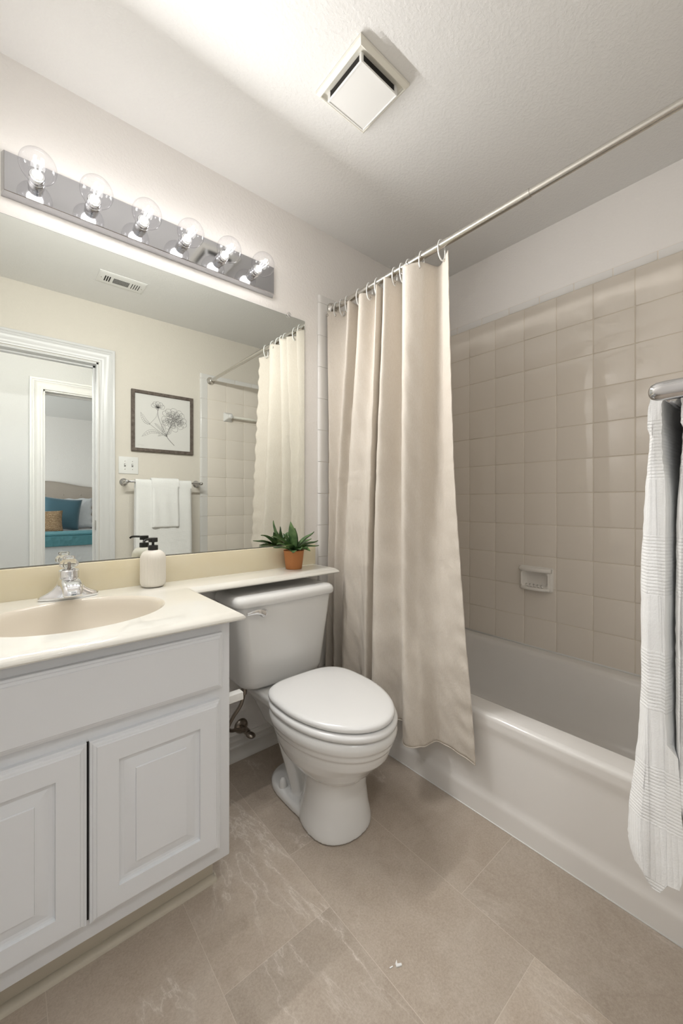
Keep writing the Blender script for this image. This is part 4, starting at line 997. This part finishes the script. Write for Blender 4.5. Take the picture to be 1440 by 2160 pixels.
# ---------------------------------------------------------------- bedroom, seen in the mirror
bed = thing('bed', 'bed with white quilt and beige tufted headboard, seen in the mirror', 'bed', (0.48, -3.5, 0))
mb = MB().box(-0.29, 1.25, -4.50, -2.52, 0.12, 0.665)
part(mb, 'quilt', M['quilt'], bed, bevel=0.05, segs=4)
hb = []; nx = 40
def hbz(x):
    t = abs(x - 0.48) / 0.80
    return 1.335 + 0.085 * (0.5 + 0.5 * cos(pi * min(1, max(0, (t - 0.0) / 0.80))))
fr_, bk_ = [], []
mb = MB(); rings = []
for i in range(nx + 1):
    x = -0.32 + 1.60 * i / nx; zt = hbz(x)
    rings.append([(x, -4.595, 0.76), (x, -4.53, 0.76), (x, -4.51, 0.79)] + [(x, -4.51, 0.79 + (zt - 0.83) * k / 10) for k in range(1, 11)] + [(x, -4.53, zt - 0.01), (x, -4.57, zt), (x, -4.595, zt)])
mb.loft(rings)
hbo = part(mb, 'headboard', M['headboard'], bed, smooth=50)
for x, z in ((0.70, 1.20), (0.93, 1.205), (0.24, 1.2), (0.47, 1.2)): part(MB().lathe([(0.0001, 0.006), (0.012, 0.004), (0.014, 0.0)], (x, -4.512, z), 'y', 12), 'tuft_button', M['headboard'], bed, smooth=60)
for x in (-0.26, 1.14): part(MB().box(x, x + 0.08, -4.59, -4.55, 0, 0.77), 'headboard_leg', M['dark'], bed)
def pillow(name, c, hw, hh, th, m, label, tilt=0, rot=0, scallop=0):
    n = 20; mb = MB(); top_, bot_ = [], []
    g = [[None] * (n + 1) for _ in range(n + 1)]; gb = [[None] * (n + 1) for _ in range(n + 1)]
    for i in range(n + 1):
        for j in range(n + 1):
            a, b2 = 2 * i / n - 1, 2 * j / n - 1
            px_ = hw * a * (1 - 0.07 * (1 - b2 * b2)); pz_ = hh * b2 * (1 - 0.07 * (1 - a * a))
            if scallop:
                e = max(abs(a), abs(b2)) ** 8; px_ *= 1 + scallop * e * sin(b2 * 14); pz_ *= 1 + scallop * e * sin(a * 14)
            d = th * ((1 - a ** 4) * (1 - b2 ** 4)) ** 0.5
            for arr, s_ in ((g, 1), (gb, -1)):
                v_ = Vector((px_, s_ * d, pz_)); v_.rotate(Matrix.Rotation(rot, 3, 'Y')); v_.rotate(Matrix.Rotation(tilt, 3, 'X'))
                arr[i][j] = v_ + Vector(c)
    for arr in (g, gb):
        fl = [arr[i][j] for i in range(n + 1) for j in range(n + 1)]
        mb.add(fl, [(i * (n + 1) + j, i * (n + 1) + j + 1, (i + 1) * (n + 1) + j + 1, (i + 1) * (n + 1) + j) for i in range(n) for j in range(n)])
    o = mb.build(name, m, None, smooth=180)
    return tag(o, label, 'pillow')
pillow('pillow_sham', (0.72, -4.36, 0.915), 0.37, 0.245, 0.08, M['quilt'], 'white scalloped pillow sham against the headboard, seen in the mirror', 0.12, 0, 0.035)
pillow('throw_pillow', (0.63, -4.12, 0.915), 0.255, 0.245, 0.085, M['teal'], 'square teal pillow on the bed, seen in the mirror', 0.2, 0.12)
pillow('lumbar_pillow', (0.44, -3.88, 0.815), 0.20, 0.155, 0.07, M['knit'], 'small tan knitted pillow in front of the teal one, seen in the mirror', 0.2, 0)
mb = MB()
for y0, y1, z0, z1 in ((-3.05, -2.50, 0.666, 0.695), (-3.0, -2.485, 0.694, 0.722)):
    mb.loft([[(x, y, z) for y, z in rrect((y0 + y1) / 2, (z0 + z1) / 2, (y1 - y0) / 2, (z1 - z0) / 2, 0.012, 4)] for x in (-0.30, 1.26)])
mb.loft([[(x, y, z) for y, z in rrect(-2.492, 0.635, 0.018, 0.06, 0.015, 4)] for x in (-0.30, 1.26)])
tag(mb.build('throw_blanket', M['teal_quilt'], smooth=50), 'folded teal quilted blanket across the foot of bed, seen in the mirror', 'blanket')
